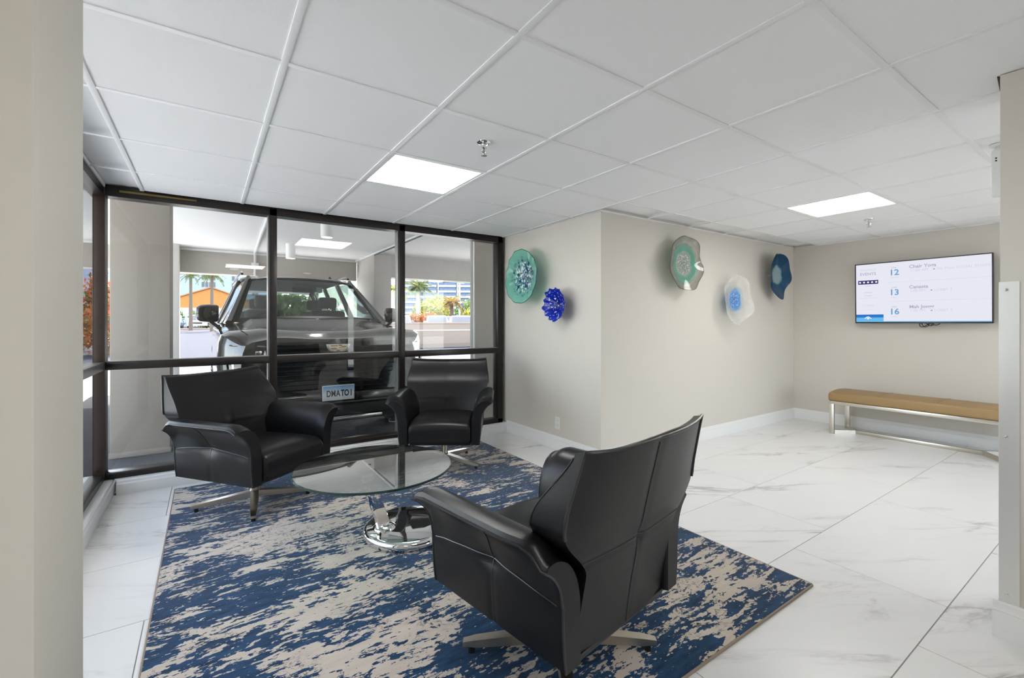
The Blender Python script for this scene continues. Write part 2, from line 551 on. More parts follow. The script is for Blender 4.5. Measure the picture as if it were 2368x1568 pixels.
# baseboards with a moulded top
def baseboard(name, p0, p1, nrm, h=.125, t=.016):
    p0, p1, nrm = Vector((*p0, 0)), Vector((*p1, 0)), Vector((*nrm, 0))
    prof = [(0, 0), (t, 0), (t, h * .68), (t * .85, h * .72), (t * .9, h * .76), (t * .55, h * .84), (t * .5, h * .95), (t * .25, h), (0, h)]
    secs = [[p + nrm * a + Vector((0, 0, b)) for a, b in prof] for p in (p0, p1)]
    return struct(MB().loft(secs).build(name, M['white_trim'], ang=30))
baseboard('baseboard_art', (UA, 4.09), (UA, VB - .016), (-1, 0))
baseboard('baseboard_long', (UA - .016, VB), (UE, VB), (0, -1))
baseboard('baseboard_east', (UE, VB), (UE, VS), (-1, 0))
baseboard('baseboard_pillar', (2.475, .388), (2.475, -1.0), (-1, 0), h=.135, t=.018)
baseboard('baseboard_pillar_end', (2.476, .37), (2.80, .37), (0, 1), h=.135, t=.018)

# white sill curb below the glazing
b = MB()
prof = [(4.30, 0), (4.075, 0), (4.075, .070), (4.083, .078), (4.083, .092), (4.092, .100), (4.30, .100)]
b.loft([[(u, v, z) for v, z in prof] for u in (UW + .09, UA)])
struct(b.build('trim_1', M['white_trim'], ang=30))
b = MB()
prof = [(-.80, 0), (UW + .075, 0), (UW + .075, .070), (UW + .067, .078), (UW + .067, .092), (UW + .058, .100), (-.80, .100)]
b.loft([[(u, v, z) for u, z in prof] for v in (4.30, 1.365)])
struct(b.build('trim_2', M['white_trim'], ang=30))

# ---------------------------------------------------------------- windows
ZB, ZT, ZR = 0.100, CEIL, 0.885
win1 = struct(bx('window_1', M['frame'], (UW + .026, 2.68, 4.13, 4.235, ZT - .055, ZT + .02)))      # head
def wpart(name, mat, dims, parent, bev=0.002): return bx(name, mat, dims, parent, bev=bev)
wpart('bottom_rail', M['frame'], (UW + .026, 2.68, 4.13, 4.235, ZB, ZB + .045), win1)
MUL = [(-.600, -.574), (.425, .480), (1.515, 1.572), (2.622, 2.682)]
for a, c in MUL[1:]:
    wpart('mullion', M['frame'], (a, c, 4.13, 4.235, ZB, ZT), win1)
    if c < 2.6: wpart('glazing_stop', M['frame_edge'], (a - .010, a, 4.150, 4.225, ZB + .045, ZT - .055), win1, 0.001)  # outside stop; its light grey also stands for daylight on the mullion side
for (a, c), (d, e) in zip(MUL, MUL[1:]):
    wpart('mid_rail', M['frame'], (c, d, 4.13, 4.235, ZR - .028, ZR + .028), win1)
    wpart('rail_ledge', M['frame_edge'], (c, d, 4.135, 4.175, ZR + .028, ZR + .034), win1, 0.001)
    for z0, z1 in ((ZB + .045, ZR - .028), (ZR + .028, ZT - .055)):
        bx('pane', M['glass'], (c - .004, d + .004, 4.180, 4.181, z0 - .004, z1 + .004), win1, sm=False)
wpart('brass_shim', M['brass'], (-.50, -.06, 4.122, 4.1295, ZT - .022, ZT - .008), win1)

win2 = struct(bx('window_2', M['frame'], (UW - .055, UW + .022, 1.366, 4.235, ZT - .060, ZT + .02)))
wpart('corner_post', principled('brown bronze post', (0.040, 0.026, 0.020), 0.35, metal=0.2), (UW - .038, UW + .026, 4.118, 4.235, ZB, ZT), win2)
wpart('bottom_rail', M['frame'], (UW - .055, UW + .022, 1.366, 4.118, ZB, ZB + .045), win2)
wpart('mid_rail', principled('grey rail', (0.20, 0.19, 0.18), 0.35, metal=0.5), (UW - .055, UW + .022, 1.366, 4.118, ZR - .028, ZR + .028), win2)
wpart('jamb', M['frame'], (UW - .055, UW + .022, 1.366, 1.43, ZB, ZT), win2)
for z0, z1 in ((ZB + .045, ZR - .028), (ZR + .028, ZT - .060)):
    bx('pane', M['glass'], (UW - .03, UW - .029, 1.43, 4.118, z0 - .004, z1 + .004), win2, sm=False)

# ================================================================= CEILING FIXTURES
def ceiling_light(i, j, label, group=None):
    u0, u1, v0, v1 = LU(i) + BW, LU(i + 1) - BW, MV(j) + BW, MV(j + 1) - BW
    t = thing('ceiling_light', label, 'ceiling light', ((u0 + u1) / 2, (v0 + v1) / 2, CEIL), group=group)
    w, h = (u1 - u0) / 2, (v1 - v0) / 2
    fr = MB()
    f = .018
    fr.box(-w, w, -h, -h + f, .001, .02).box(-w, w, h - f, h, .001, .02).box(-w, -w + f, -h + f, h - f, .001, .02).box(w - f, w, -h + f, h - f, .001, .02)
    fr.build('frame', M['ceil_grid'], t)
    bx('diffuser', M['panel'], (-w + f, w - f, -h + f, h - f, .006, .012), t)
    return t
for (i, j), lb in zip(LIGHTS, ('square lit ceiling panel above the glass coffee table', 'square lit ceiling panel nearest the television', 'unseen lit ceiling panel added over the opening into the seating corner', 'unseen lit ceiling panel added in the side passage',
                               'unseen lit ceiling panel added by the rear glazing')):
    ceiling_light(i, j, lb)

def sprinkler(loc, label, rz):
    t = thing('sprinkler_head', label, 'sprinkler', loc, rz, 'ceiling sprinkler heads')
    MB().lathe([(0, 0), (.038, 0), (.037, -.004), (.030, -.010), (.020, -.012), (.018, -.006), (0, -.006)], 24).build('escutcheon', M['chrome'], t)
    MB().lathe([(0, -.004), (.011, -.004), (.011, -.022), (.014, -.024), (.014, -.030), (.007, -.032), (0, -.032)], 16).build('body', M['chrome'], t)
    for s in (-1, 1):
        MB().tube([(s * .010, 0, -.026), (s * .017, 0, -.032), (s * .018, 0, -.044), (s * .006, 0, -.060), (0, 0, -.062)], .0025, 8).build('frame_arm', M['chrome'], t)
    MB().tube([(0, 0, -.032), (0, 0, -.060)], .0022, 8).build('bulb', principled('red glass bulb', (.05, .02, .02), .1), t)
    d = MB().lathe([(0, -.062), (.004, -.062), (.005, -.066), (.015, -.068), (.016, -.070), (0, -.070)], 16)
    d.build('deflector', M['chrome'], t)
sprinkler((1.19, 2.01, CEIL + .003), 'chrome sprinkler head hanging from the tile beside the coffee table light panel', .5)
sprinkler((4.93, 1.545, CEIL + .003), 'chrome sprinkler head hanging from the ceiling in front of the television', 1.2)

t = thing('exit_sign', 'white edge-on sign box hung from the ceiling behind the steel guarded wall end', 'sign', (3.42, .522, CEIL))
MB().lathe([(0, 0), (.03, 0), (.028, -.012), (.010, -.014), (.010, -.03), (0, -.03)], 16).build('stem', M['plastic_white'], t)
bx('housing', M['plastic_white'], (-.02, .02, -.16, .02, -.275, -.028), t, bev=.012)
for z in (-.075, -.088):
    MB().lathe([(0, -.0215), (.004, -.0215), (.004, -.0195), (0, -.0195)], 10, axis='X', center=(0, -.0, z)).build('screw_hole', M['dark'], t)

# ================================================================= RUG
rug = thing('area_rug', 'rectangular blue and cream distressed abstract rug under the armchairs', 'rug', (1.035, 2.44, 0.0005))
hw, hh = 1.215, 1.525
b = MB().box(-hw, hw, -hh, hh, 0, .011, bev=.003, seg=2)
b.build('pile', M['rug'], rug)
b = MB()
for dms in ((-hw - .006, -hw + .001, -hh, hh, 0, .010), (hw - .001, hw + .006, -hh, hh, 0, .010), (-hw, hw, -hh - .006, -hh + .001, 0, .010), (-hw, hw, hh - .001, hh + .006, 0, .010)):
    MB().box(*dms, bev=.002).build('binding', M['rug_edge'], rug)
b.bm.free()
RUGZ = 0.0115

# ================================================================= ARMCHAIRS
def sstep(a, b, x):
    t = max(0, min(1, (x - a) / (b - a))); return t * t * (3 - 2 * t)

def resample(pts, n):
    pts = [Vector(p) for p in pts]
    L = [0]
    for a, b in zip(pts, pts[1:]): L.append(L[-1] + (b - a).length)
    res = []
    for k in range(n):
        s = L[-1] * k / (n - 1)
        i = 0
        while i < len(L) - 2 and L[i + 1] < s: i += 1
        f = (s - L[i]) / max(1e-9, L[i + 1] - L[i])
        res.append(pts[i].lerp(pts[i + 1], f))
    return res

def chaikin(p, it=2):
    for _ in range(it):
        q = [p[0]]
        for a, b in zip(p, p[1:]):
            q += [(a[0] * .75 + b[0] * .25, a[1] * .75 + b[1] * .25), (a[0] * .25 + b[0] * .75, a[1] * .25 + b[1] * .75)]
        q.append(p[-1]); p = q
    return p

ARM_OUT = [(.304, .235), (.312, .29), (.316, .37), (.320, .44), (.334, .50), (.368, .552), (.408, .580)]
ARM_IN = [(.408, .580), (.411, .592), (.390, .603), (.345, .603), (.296, .578), (.260, .515), (.243, .44), (.240, .34), (.240, .235)]
ARM_YF, ARM_YB = -.335, .285
def arm_section(y):
    """closed x-z section of the right arm at depth y"""
    o = [(p.x, p.y) for p in resample([(a, c, 0) for a, c in chaikin(ARM_OUT)], 20)]
    i = [(p.x, p.y) for p in resample([(a, c, 0) for a, c in chaikin(ARM_IN)], 24)]
    e = min(y - ARM_YF, ARM_YB - y)
    k = 1 - (.14 if y < 0 else .26) * (1 - sstep(0, .08, e)) ** 1.5
    flare = 1.0 if y < .1 else 1 - .18 * sstep(.1, ARM_YB, y)
    sec = []
    for q, pts in enumerate((o, i[1:])):
        for x, z in pts:
            z2 = .40 + (z - .40) * k if z > .40 else z
            x2 = x
            if x > .316: x2 = .316 + (x - .316) * flare
            if q == 0:   # pinch at the tuft and along seams
                x2 -= .014 * math.exp(-((y + .01) / .05) ** 2 - ((z - .435) / .035) ** 2)
                zs = .435 - .030 * min(1, abs(y + .01) / .3) ** 2
                x2 -= .004 * math.exp(-((z - zs) / .008) ** 2)
                if z < .45: x2 -= .003 * math.exp(-((y + .01) / .007) ** 2)
            if e < .012: x2 = .29 + (x2 - .29) * (1 - .10 * (1 - e / .012))
            sec.append((x2, y, z2))
    return sec

def build_chair():
    root = thing('armchair', 'chair', 'armchair')
    ys = [ARM_YF, ARM_YF + .004, ARM_YF + .012, ARM_YF + .025, ARM_YF + .045, ARM_YF + .07] + [ARM_YF + .07 + (ARM_YB - ARM_YF - .14) * k / 30 for k in range(1, 30)] + [ARM_YB - .07, ARM_YB - .045, ARM_YB - .025, ARM_YB - .012, ARM_YB - .004, ARM_YB]
    for s in (1, -1):
        secs = [[(x * s, y, z) for x, y, z in arm_section(y)] for y in ys]
        arm = MB().loft(secs).build('arm', M['leather'], root, ang=50)
        n_out = 20
        # piping: up the front edge, along the lip, down the rear edge
        tip = lambda y: arm_section(y)[n_out - 1]
        pth = [arm_section(ys[1])[k] for k in range(0, n_out)] + [tip(y) for y in ys[2:-2:2]] + [arm_section(ys[-2])[k] for k in range(n_out - 1, -1, -1)]
        MB().tube([(x * s, y, z) for x, y, z in pth], .0045, 7).build('piping', M['piping'], arm)
        # seams
        idx = [k for k in range(n_out)]
        def at_z(y, zz):
            sec = arm_section(y)[:n_out]
            for p, q in zip(sec, sec[1:]):
                if p[2] <= zz <= q[2]:
                    f = (zz - p[2]) / max(1e-6, q[2] - p[2])
                    return (p[0] + f * (q[0] - p[0]) + .0002, y, zz)
            return sec[-1]
        hz = [at_z(y, .435 - .030 * min(1, abs(y + .01) / .3) ** 2) for y in ys[3:-3]]
        MB().tube([(x * s, y, z) for x, y, z in hz], .0022, 6).build('seam', M['piping'], arm)
        vt = [at_z(-.01, .237 + .198 * k / 10) for k in range(11)]
        MB().tube([(x * s, y, z) for x, y, z in vt], .0022, 6).build('seam', M['piping'], arm)
        v2 = [at_z(-.01 + .03 * k / 8, .435 + .138 * k / 8) for k in range(9)]
        MB().tube([(x * s, y, z) for x, y, z in v2], .0022, 6).build('seam', M['piping'], arm)
    # seat cushion
    def rrect(hwid, z0, z1, r, y, n=6, crown=0.0):
        pts = []
        for cx, cz, a0 in ((hwid - r, z1 - r, 0), (-hwid + r, z1 - r, 90), (-hwid + r, z0 + r, 180), (hwid - r, z0 + r, 270)):
            for k in range(n + 1):
                a = R(a0 + 90 * k / n)
                pts.append((cx + r * math.cos(a), y, cz + r * math.sin(a)))
            if a0 == 0:
                m = 9
                for k in range(1, m):
                    x = (hwid - r) + (-2 * (hwid - r)) * k / m
                    pts.append((x, y, z1))
        return [(x, yy, z + (crown * (1 - (x / hwid) ** 2) if z > z1 - r else 0)) for x, yy, z in pts]
    secs = []
    for y, zt, ins, cr in ((-.345, .318, .045, .0), (-.350, .350, .018, .004), (-.344, .374, .006, .008), (-.330, .390, .002, .012), (-.305, .402, 0, .014), (-.25, .408, 0, .017), (-.15, .408, 0, .018), (-.05, .406, 0, .018), (.08, .402, 0, .016), (.20, .398, 0, .012)):
        z0 = .238 + (ins * .8)
        secs.append(rrect(.238 - ins * .6, z0, zt, min(.028, (zt - z0) * .45), y, crown=cr))
    seat = MB().loft(secs).build('seat', M['leather'], root, ang=50)
    f = secs[3]
    # back
    Z0, Z1 = .236, .835
    def hwid(z):
        return .240 + .115 * sstep(.47, .635, z) - .026 * sstep(.64, .88, z)
    def yback(z, s):
        y = .262 + .120 * ((z - Z0) / .6) ** 1.25 + .012 * (1 - s * s)
        y -= .020 * sstep(.5, .7, z) * s ** 4
        y -= .008 * math.exp(-((s) / .05) ** 2 - ((z - .52) / .03) ** 2)
        y -= .003 * math.exp(-((z - .52) / .007) ** 2)
        y -= .0025 * math.exp(-((s) / .022) ** 2)
        return y
    def thick(z, s):
        mid = .105 - .070 * sstep(.62, .84, z) ** 1.2 - .010 * sstep(.835, .86, z)
        edge = .122 - .095 * sstep(.62, .86, z)
        e = abs(s) ** 2.2
        return mid * (1 - e) + edge * e
    ns, nt = 28, 44
    rows_f, rows_b = [], []
    for k in range(nt + 1):
        t = k / nt
        z = Z0 + (Z1 - Z0) * t
        rf, rb = [], []
        for q in range(ns + 1):
            s = -1 + 2 * q / ns
            zz = z + t ** 6 * (.014 * abs(s) ** 3 - .002)
            x = hwid(z) * s
            yb = yback(zz, s)
            rb.append((x, yb, zz))
            th = thick(zz, s)
            fx = x
            puff = .006 * (1 - s * s) * math.sin(PI * min(1, max(0, (z - .42) / .4)))
            zf = zz - .006 * t ** 8
            rf.append((fx, yb - th - puff, zf))
        rows_f.append(rf); rows_b.append(rb)
    secs = [rb + rf[::-1] for rf, rb in zip(rows_f, rows_b)]
    back = MB().loft(secs).build('backrest', M['leather'], root, ang=60)
    e0 = int(nt * .64)
    rim = [rows_b[k][0] for k in range(e0, nt + 1)] + [rows_b[nt][q] for q in range(1, ns)] + [rows_b[k][ns] for k in range(nt, e0 - 1, -1)]
    MB().tube([(x * 1.004, y + .001, z + .001) for x, y, z in rim], .005, 7).build('piping', M['piping'], back)
    rimf = [rows_f[k][0] for k in range(e0, nt + 1)]
    for q in (0, ns):
        MB().tube([(rows_f[k][q][0] * 1.002, rows_f[k][q][1], rows_f[k][q][2]) for k in range(e0, nt)], .0025, 6).build('seam', M['piping'], back)
    mid = ns // 2
    MB().tube([(x, y + .0005, z) for x, y, z in [rows_b[k][mid] for k in range(0, nt)]], .0022, 6).build('seam', M['piping'], back)
    kz = min(range(nt + 1), key=lambda k: abs(rows_b[k][mid][2] - .52))
    MB().tube([(x, y + .0005, z) for x, y, z in rows_b[kz]], .0022, 6).build('seam', M['piping'], back)
    bx('under_frame', M['plastic_black'], (-.235, .235, -.30, .27, .224, .242), root, bev=.004)
    return root

def chair_base(root, rot_local):
    MB().lathe([(0, .228), (.060, .228), (.060, .216), (.032, .210), (.027, .19), (.026, .085), (.034, .078), (.036, .045), (0, .045)], 28).build('column', M['nickel'], root)
    for k in range(4):
        a = rot_local + k * PI / 2
        L, w0, w1 = .345, .026, .017
        secs = []
        for q in range(8):
            t = q / 7
            r = .012 + (L - .012) * t
            w = w0 + (w1 - w0) * t
            zc = .064 - .032 * t
            hgt = .020 - .009 * t
            if q == 7: w *= .8; hgt *= .7
            secs.append([(r, -w, zc - hgt), (r, w, zc - hgt), (r, w * .92, zc + hgt), (r, -w * .92, zc + hgt)])
        leg = MB().loft(secs).build('leg', M['nickel'], root, rot=(0, 0, a), ang=30)
        MB().lathe([(0, .022), (.012, .022), (.013, .0), (0, .0)], 14, center=(L - .03, 0, 0)).build('foot', M['plastic_black'], leg)

c0 = build_chair()
chairs = [c0, copy_tree(c0), copy_tree(c0)]
SPECS = [  # position, heading of the front (world angle of the -y axis), base star angle, label
    ((.262, 3.375), math.atan2(-.80, .60), math.atan2(2.963 - 3.311, .196 - .231), 'black leather swivel armchair in front of the window, turned side-on beside the window corner'),
    ((1.655, 3.44), math.atan2(-.84, -.54), math.atan2(3.08 - 3.40, 1.819 - 1.66), 'black leather swivel armchair facing outward beside the wall with the teal glass dish'),
    ((1.045, 1.235), math.atan2(.985, -.16), -R(33.5), 'black leather swivel armchair showing its seamed back, across the coffee table from the window'),
]
for c, (p, head, star, lb) in zip(chairs, SPECS):
    c.location = (p[0], p[1], RUGZ)
    rz = head + PI / 2          # local front is -y
    c.rotation_euler = (0, 0, rz)
    tag(c, lb, 'armchair', 'black leather swivel armchairs on the rug')
    chair_base(c, star - rz)

# ================================================================= COFFEE TABLE
tb = thing('coffee_table', 'round two tier glass coffee table on a mirror chrome base', 'coffee table', (.945, 2.420, RUGZ))
MB().lathe([(0, 0), (.236, 0), (.248, .006), (.251, .018), (.247, .036), (.238, .046), (.228, .049), (.12, .0505), (0, .051)], 72).build('base_plate', M['chrome'], tb, ang=50)
# leaning flat post
p0, p1 = Vector((-.135, .020, .050)), Vector((-.262, -.045, .402))
ax = (p1 - p0).normalized()
wd = Vector((.80, .60, 0)).cross(ax).normalized(); wd = ax.cross(wd).normalized()
tk = ax.cross(wd).normalized()
secs = []
for k in range(9):
    t = k / 8
    p = p0.lerp(p1, t)
    w, th = .050 - .008 * math.sin(PI * t), .013
    secs.append([p + wd * w * a + tk * th * c for a, c in ((-1, -.5), (-.8, -1), (.8, -1), (1, -.5), (1, .5), (.8, 1), (-.8, 1), (-1, .5))])
MB().loft(secs).build('post', M['chrome'], tb, ang=30)
MB().lathe([(0, .048), (.060, .048), (.060, .056), (.050, .064), (.030, .070), (0, .070)], 32, center=(-.135, .020, 0)).build('post_collar', M['chrome'], tb)
MB().lathe([(0, .392), (.055, .392), (.060, .400), (.060, .4055), (0, .4055)], 32, center=(-.262, -.045, 0)).build('top_disc', M['chrome'], tb)
def glass_disc(name, cx, cy, r, z, th):
    g = MB()
    g.lathe([(0, z + th), (r - .003, z + th)], 96, center=(cx, cy, 0))
    g.lathe([(0, z), (r - .003, z)], 96, center=(cx, cy, 0))
    o = g.build(name, M['table_glass'], tb)
    MB().lathe([(r - .003, z), (r, z + .002), (r, z + th - .002), (r - .003, z + th)], 96, center=(cx, cy, 0)).build('polished_edge', M['glass_edge'], o)
glass_disc('glass_top', -.205, -.040, .400, .406, .012)
glass_disc('lower_glass', -.260, .215, .290, .325, .010)
MB().tube([(-.236, -.03, .318), (-.240, .12, .318), (-.255, .20, .318)], .012, 10).build('tier_arm', M['chrome'], tb)
MB().lathe([(0, .310), (.045, .310), (.045, .3248), (0, .3248)], 24, center=(-.258, .212, 0)).build('tier_disc', M['chrome'], tb)

# ================================================================= BENCH
be = thing('bench', 'long tan upholstered bench on a flat nickel frame under the television', 'bench', (5.755, 1.44, 0), 0)
BL, BD = .655, .225     # half length along y, half depth along x
secs = []
for y, ins in ((-BL, .020), (-BL + .004, .008), (-BL + .014, .002), (-BL + .03, 0), (-.3, 0), (0, 0), (.3, 0), (BL - .03, 0), (BL - .014, .002), (BL - .004, .008), (BL, .020)):
    r = .022; hwd = BD - ins * .5; z0, z1 = .350 + ins * .3, .445 - ins
    pts = []
    for cx, cz, a0 in ((hwd - r, z1 - r, 0), (-hwd + r, z1 - r, 90), (-hwd + r, z0 + r, 180), (hwd - r, z0 + r, 270)):
        for k in range(6):
            a = R(a0 + 18 * k); pts.append((cx + r * math.cos(a), y, cz + r * math.sin(a)))
        if a0 == 0:
            for k in range(1, 8):
                x = (hwd - r) * (1 - 2 * k / 8); pts.append((x, y, z1 + .014 * (1 - (x / hwd) ** 2)))
    secs.append(pts)
cush = MB().loft(secs).build('cushion', M['tan'], be, ang=50)
for y in (-.22, .22):
    MB().tube([(x, y, .4465 + .014 * (1 - (x / BD) ** 2)) for x in [-.21 + .42 * k / 10 for k in range(11)]], .0018, 6).build('seam', M['tan'], cush)
for s in (-1, 1):
    bx('side_rail', M['bench_frame'], (s * (BD - .02) - .012, s * (BD - .02) + .012, -BL + .01, BL - .01, .318, .350), be, bev=.001)
    bx('end_rail', M['bench_frame'], (-BD + .032, BD - .032, s * (BL - .022) - .012, s * (BL - .022) + .012, .318, .350), be, bev=.001)
    for q in (-1, 1):
        bx('leg', M['bench_frame'], (s * (BD - .02) - .012, s * (BD - .02) + .012, q * (BL - .03) - .022, q * (BL - .03) + .022, .0, .318), be, bev=.001)
        # fork from foot to the centre stretcher
        a = Vector((s * (BD - .032), q * (BL - .03), 0)); c = Vector((0, q * (BL - .18), 0))
        d = (c - a).normalized(); nn = Vector((-d.y, d.x, 0)) * .012
        MB().prism([a + nn, a - nn, c - nn, c + nn], (0, 0, .036)).build('floor_fork', M['bench_frame'], be)
bx('stretcher', M['bench_frame'], (-.020, .020, -(BL - .175), BL - .175, .0005, .036), be, bev=.001)

# ================================================================= TELEVISION
tv = thing('television', 'wall mounted flat screen television showing an events list', 'television', (5.965, 1.462, 1.180), rot=(R(1.2), 0, -R(90)))
W, Hh = .530, .648
bx('back_shell', M['plastic_black'], (-W, W, .004, .040, 0, Hh), tv, bev=.006)
scr_m = M['screen'] = emission('lit screen', (0.80, 0.81, 0.90), 0.58)
for d in ((-W, W, -.004, .006, 0, .014), (-W, W, -.004, .006, Hh - .009, Hh), (-W, -W + .009, -.004, .006, .014, Hh - .009), (W - .009, W, -.004, .006, .014, Hh - .009)):
    bx('bezel', M['plastic_black'], d, tv, bev=.001)
screen = bx('screen', scr_m, (-W + .009, W - .009, .0005, .004, .014, Hh - .009), tv)
ink_blue = emission('screen blue ink', (0.17, 0.38, 0.68), 0.56)
ink_grey = emission('screen grey ink', (0.46, 0.46, 0.58), 0.56)
ink_pale = emission('screen pale ink', (0.66, 0.67, 0.76), 0.56)
ink_navy = emission('screen navy', (0.07, 0.07, 0.22), 0.5)
ink_bar = emission('screen footer blue', (0.03, 0.19, 0.60), 0.58)
ink_cyan = emission('screen footer light blue', (0.15, 0.50, 0.86), 0.58)
ink_white = emission('screen white', (0.95, 0.96, 1.0), 0.62)
FY = -.0002
def st(s, x, z, size, mat, align='LEFT', bold=0.0, nm='screen_text'): return text(nm, s, size, mat, screen, (x, FY, z), align=align, bold=bold)
def sb(x0, x1, z0, z1, mat, nm='screen_block'): return bx(nm, mat, (x0, x1, FY - .0004, FY, z0, z1), screen, sm=False)
# side column, then the three event rows
st('MONTHLY', -.413, .577, .030, ink_pale, 'CENTER')
st('EVENTS', -.413, .533, .042, ink_grey, 'CENTER', .0006)
sb(-.502, -.322, .424, .466, ink_navy)
for k in range(5):
    x = -.484 + .036 * k
    MB().lathe([(0, FY - .0012), (.009, FY - .0012), (.009, FY - .0004), (0, FY - .0004)], 10, axis='Y', center=(x, 0, .445)).build('screen_icon', ink_white, screen)
sb(-.435, -.389, .401, .408, ink_pale)
sb(-.448, -.376, .330, .338, ink_pale)
sb(-.445, -.379, .296, .303, ink_pale)
sb(-.505, -.310, .272, .2745, ink_pale, 'screen_rule')
st('1:17 PM', -.410, .190, .030, ink_pale, 'CENTER')
sb(-.505, -.310, .145, .147, ink_pale, 'screen_rule')
sb(-.521, -.279, .014, .062, ink_cyan)
sb(-.521, -.279, .062, .095, ink_bar)
sb(-.279, .521, .014, .022, ink_cyan)
MB().tube([(-.442 + .055 * k / 8, FY - .001, .050 + .020 * math.sin(PI * k / 8)) for k in range(9)], .004, 6).build('screen_icon', ink_white, screen)
MB().lathe([(0, FY - .0014), (.010, FY - .0014), (.010, FY - .0004), (0, FY - .0004)], 14, axis='Y', center=(-.4145, 0, .052)).build('screen_icon', ink_white, screen)
for (num, wk, ttl, tm, pl_, zc) in (('12', 'Thursday', 'Chair Yoga', '11:00 AM', '9th Floor SOCIAL ROOM', .530), ('13', 'Friday', 'Canasta', '1:00 PM', 'LOBBY 2', .322), ('16', 'Monday', 'Mah Jongg', '1:00 PM', 'LOBBY 2', .120)):
    st('JUNE', -.188, zc + .052, .018, ink_grey, 'CENTER')
    st(num, -.188, zc, .084, ink_blue, 'CENTER', .0016)
    st(wk, -.188, zc - .050, .018, ink_pale, 'CENTER')
    st(ttl, -.067, zc + .048, .046, ink_grey, 'LEFT', .0010)
    st(tm, -.060, zc + .008, .036, ink_pale)
    MB().lathe([(0, FY - .0012), (.008, FY - .0012), (.008, FY - .0004), (0, FY - .0004)], 10, axis='Y', center=(.125 if num == '12' else .105, 0, zc + .008)).build('screen_icon', ink_grey, screen)
    st(pl_, .145 if num == '12' else .125, zc + .008, .034, ink_pale, 'LEFT')
for z in (.428, .228):
    sb(-.245, .515, z, z + .002, ink_pale, 'screen_rule')
bx('wall_bracket', M['plastic_black'], (-.20, .20, .040, .104, .18, .46), tv, bev=.004)
cable = MB().tube([(.06 + .055 * math.cos(2 * PI * k / 22) * (1 - .3 * k / 44), .02, -.012 + .020 * math.sin(4 * PI * k / 22) - .010 * math.sin(2 * PI * k / 22)) for k in range(23)], .004, 6)
cable.tube([(.02, .03, .02), (.03, .02, -.02), (.05, .015, -.040), (.075, .02, -.028), (.08, .03, .02)], .004, 6)
cable.tube([(.08, .03, .02), (.10, .02, -.014), (.135, .015, -.020), (.16, .02, -.008), (.15, .03, .02)], .004, 6)
cable.build('cable', M['plastic_black'], tv)

# ================================================================= GLASS WALL ART
def art_glass(name, R0, stops, speck=None, opac=0.55, streak=None):
    """hand blown glass; colour runs with the distance from the dish centre"""
    m, n, l = new_mat(name)
    tc = n.new('ShaderNodeTexCoord')
    o = tc.outputs['Object']
    flat = n.new('ShaderNodeVectorMath'); flat.operation = 'MULTIPLY'; flat.inputs[1].default_value = (1, 0, 1)
    l.new(o, flat.inputs[0])
    ln = n.new('ShaderNodeVectorMath'); ln.operation = 'LENGTH'
    l.new(flat.outputs[0], ln.inputs[0])
    wob = noise_n(n, l, o, 14, 3, 0.6)
    r = math_node(n, l, 'DIVIDE', ln.outputs['Value'], R0)
    r = math_node(n, l, 'ADD', r, math_node(n, l, 'MULTIPLY', math_node(n, l, 'SUBTRACT', wob.outputs[0], 0.5), 0.22))
    colr = ramp(n, l, r, [(p, c) for p, c, a in stops])
    alp = ramp(n, l, r, [(p, a) for p, c, a in stops])
    if speck:
        sc, thr, scol, rmax = speck
        sn = noise_n(n, l, o, sc, 2, 0.5)
        sm_ = ramp(n, l, sn.outputs[0], [(thr, 0.0), (thr + .02, 1.0)])
        inside = ramp(n, l, r, [(max(0, rmax - .12), 1.0), (rmax, 0.0)])
        f = math_node(n, l, 'MULTIPLY', sm_, inside)
        colr = mixc(n, l, f, colr, scol)
        alp = math_node(n, l, 'MAXIMUM', alp, math_node(n, l, 'MULTIPLY', f, 0.95))
    if streak:
        sc, thr, scol, rmax = streak
        sn = noise_n(n, l, mapping(n, l, o, loc=(3, 5, 1)), sc, 2, 0.5)
        sm_ = ramp(n, l, sn.outputs[0], [(thr, 0.0), (thr + .03, 1.0)])
        inside = ramp(n, l, r, [(max(0, rmax - .15), 1.0), (rmax, 0.0)])
        f = math_node(n, l, 'MULTIPLY', sm_, inside)
        colr = mixc(n, l, f, colr, scol)
        alp = math_node(n, l, 'MAXIMUM', alp, math_node(n, l, 'MULTIPLY', f, 0.95))
    t = n.new('ShaderNodeBsdfTransparent')
    l.new(colr, t.inputs[0])
    d = n.new('ShaderNodeBsdfDiffuse'); l.new(colr, d.inputs[0])
    tr = n.new('ShaderNodeBsdfTranslucent'); l.new(colr, tr.inputs[0])
    md = n.new('ShaderNodeMixShader'); md.inputs[0].default_value = 0.35
    l.new(d.outputs[0], md.inputs[1]); l.new(tr.outputs[0], md.inputs[2])
    mx = n.new('ShaderNodeMixShader')
    l.new(alp, mx.inputs[0]); l.new(t.outputs[0], mx.inputs[1]); l.new(md.outputs[0], mx.inputs[2])
    g = n.new('ShaderNodeBsdfGlossy'); g.inputs['Roughness'].default_value = 0.05
    m2 = n.new('ShaderNodeMixShader')
    l.new(math_node(n, l, 'MULTIPLY', schlick(n, l), 0.8), m2.inputs[0]); l.new(mx.outputs[0], m2.inputs[1]); l.new(g.outputs[0], m2.inputs[2])
    out(n, l, m2.outputs[0])
    return m

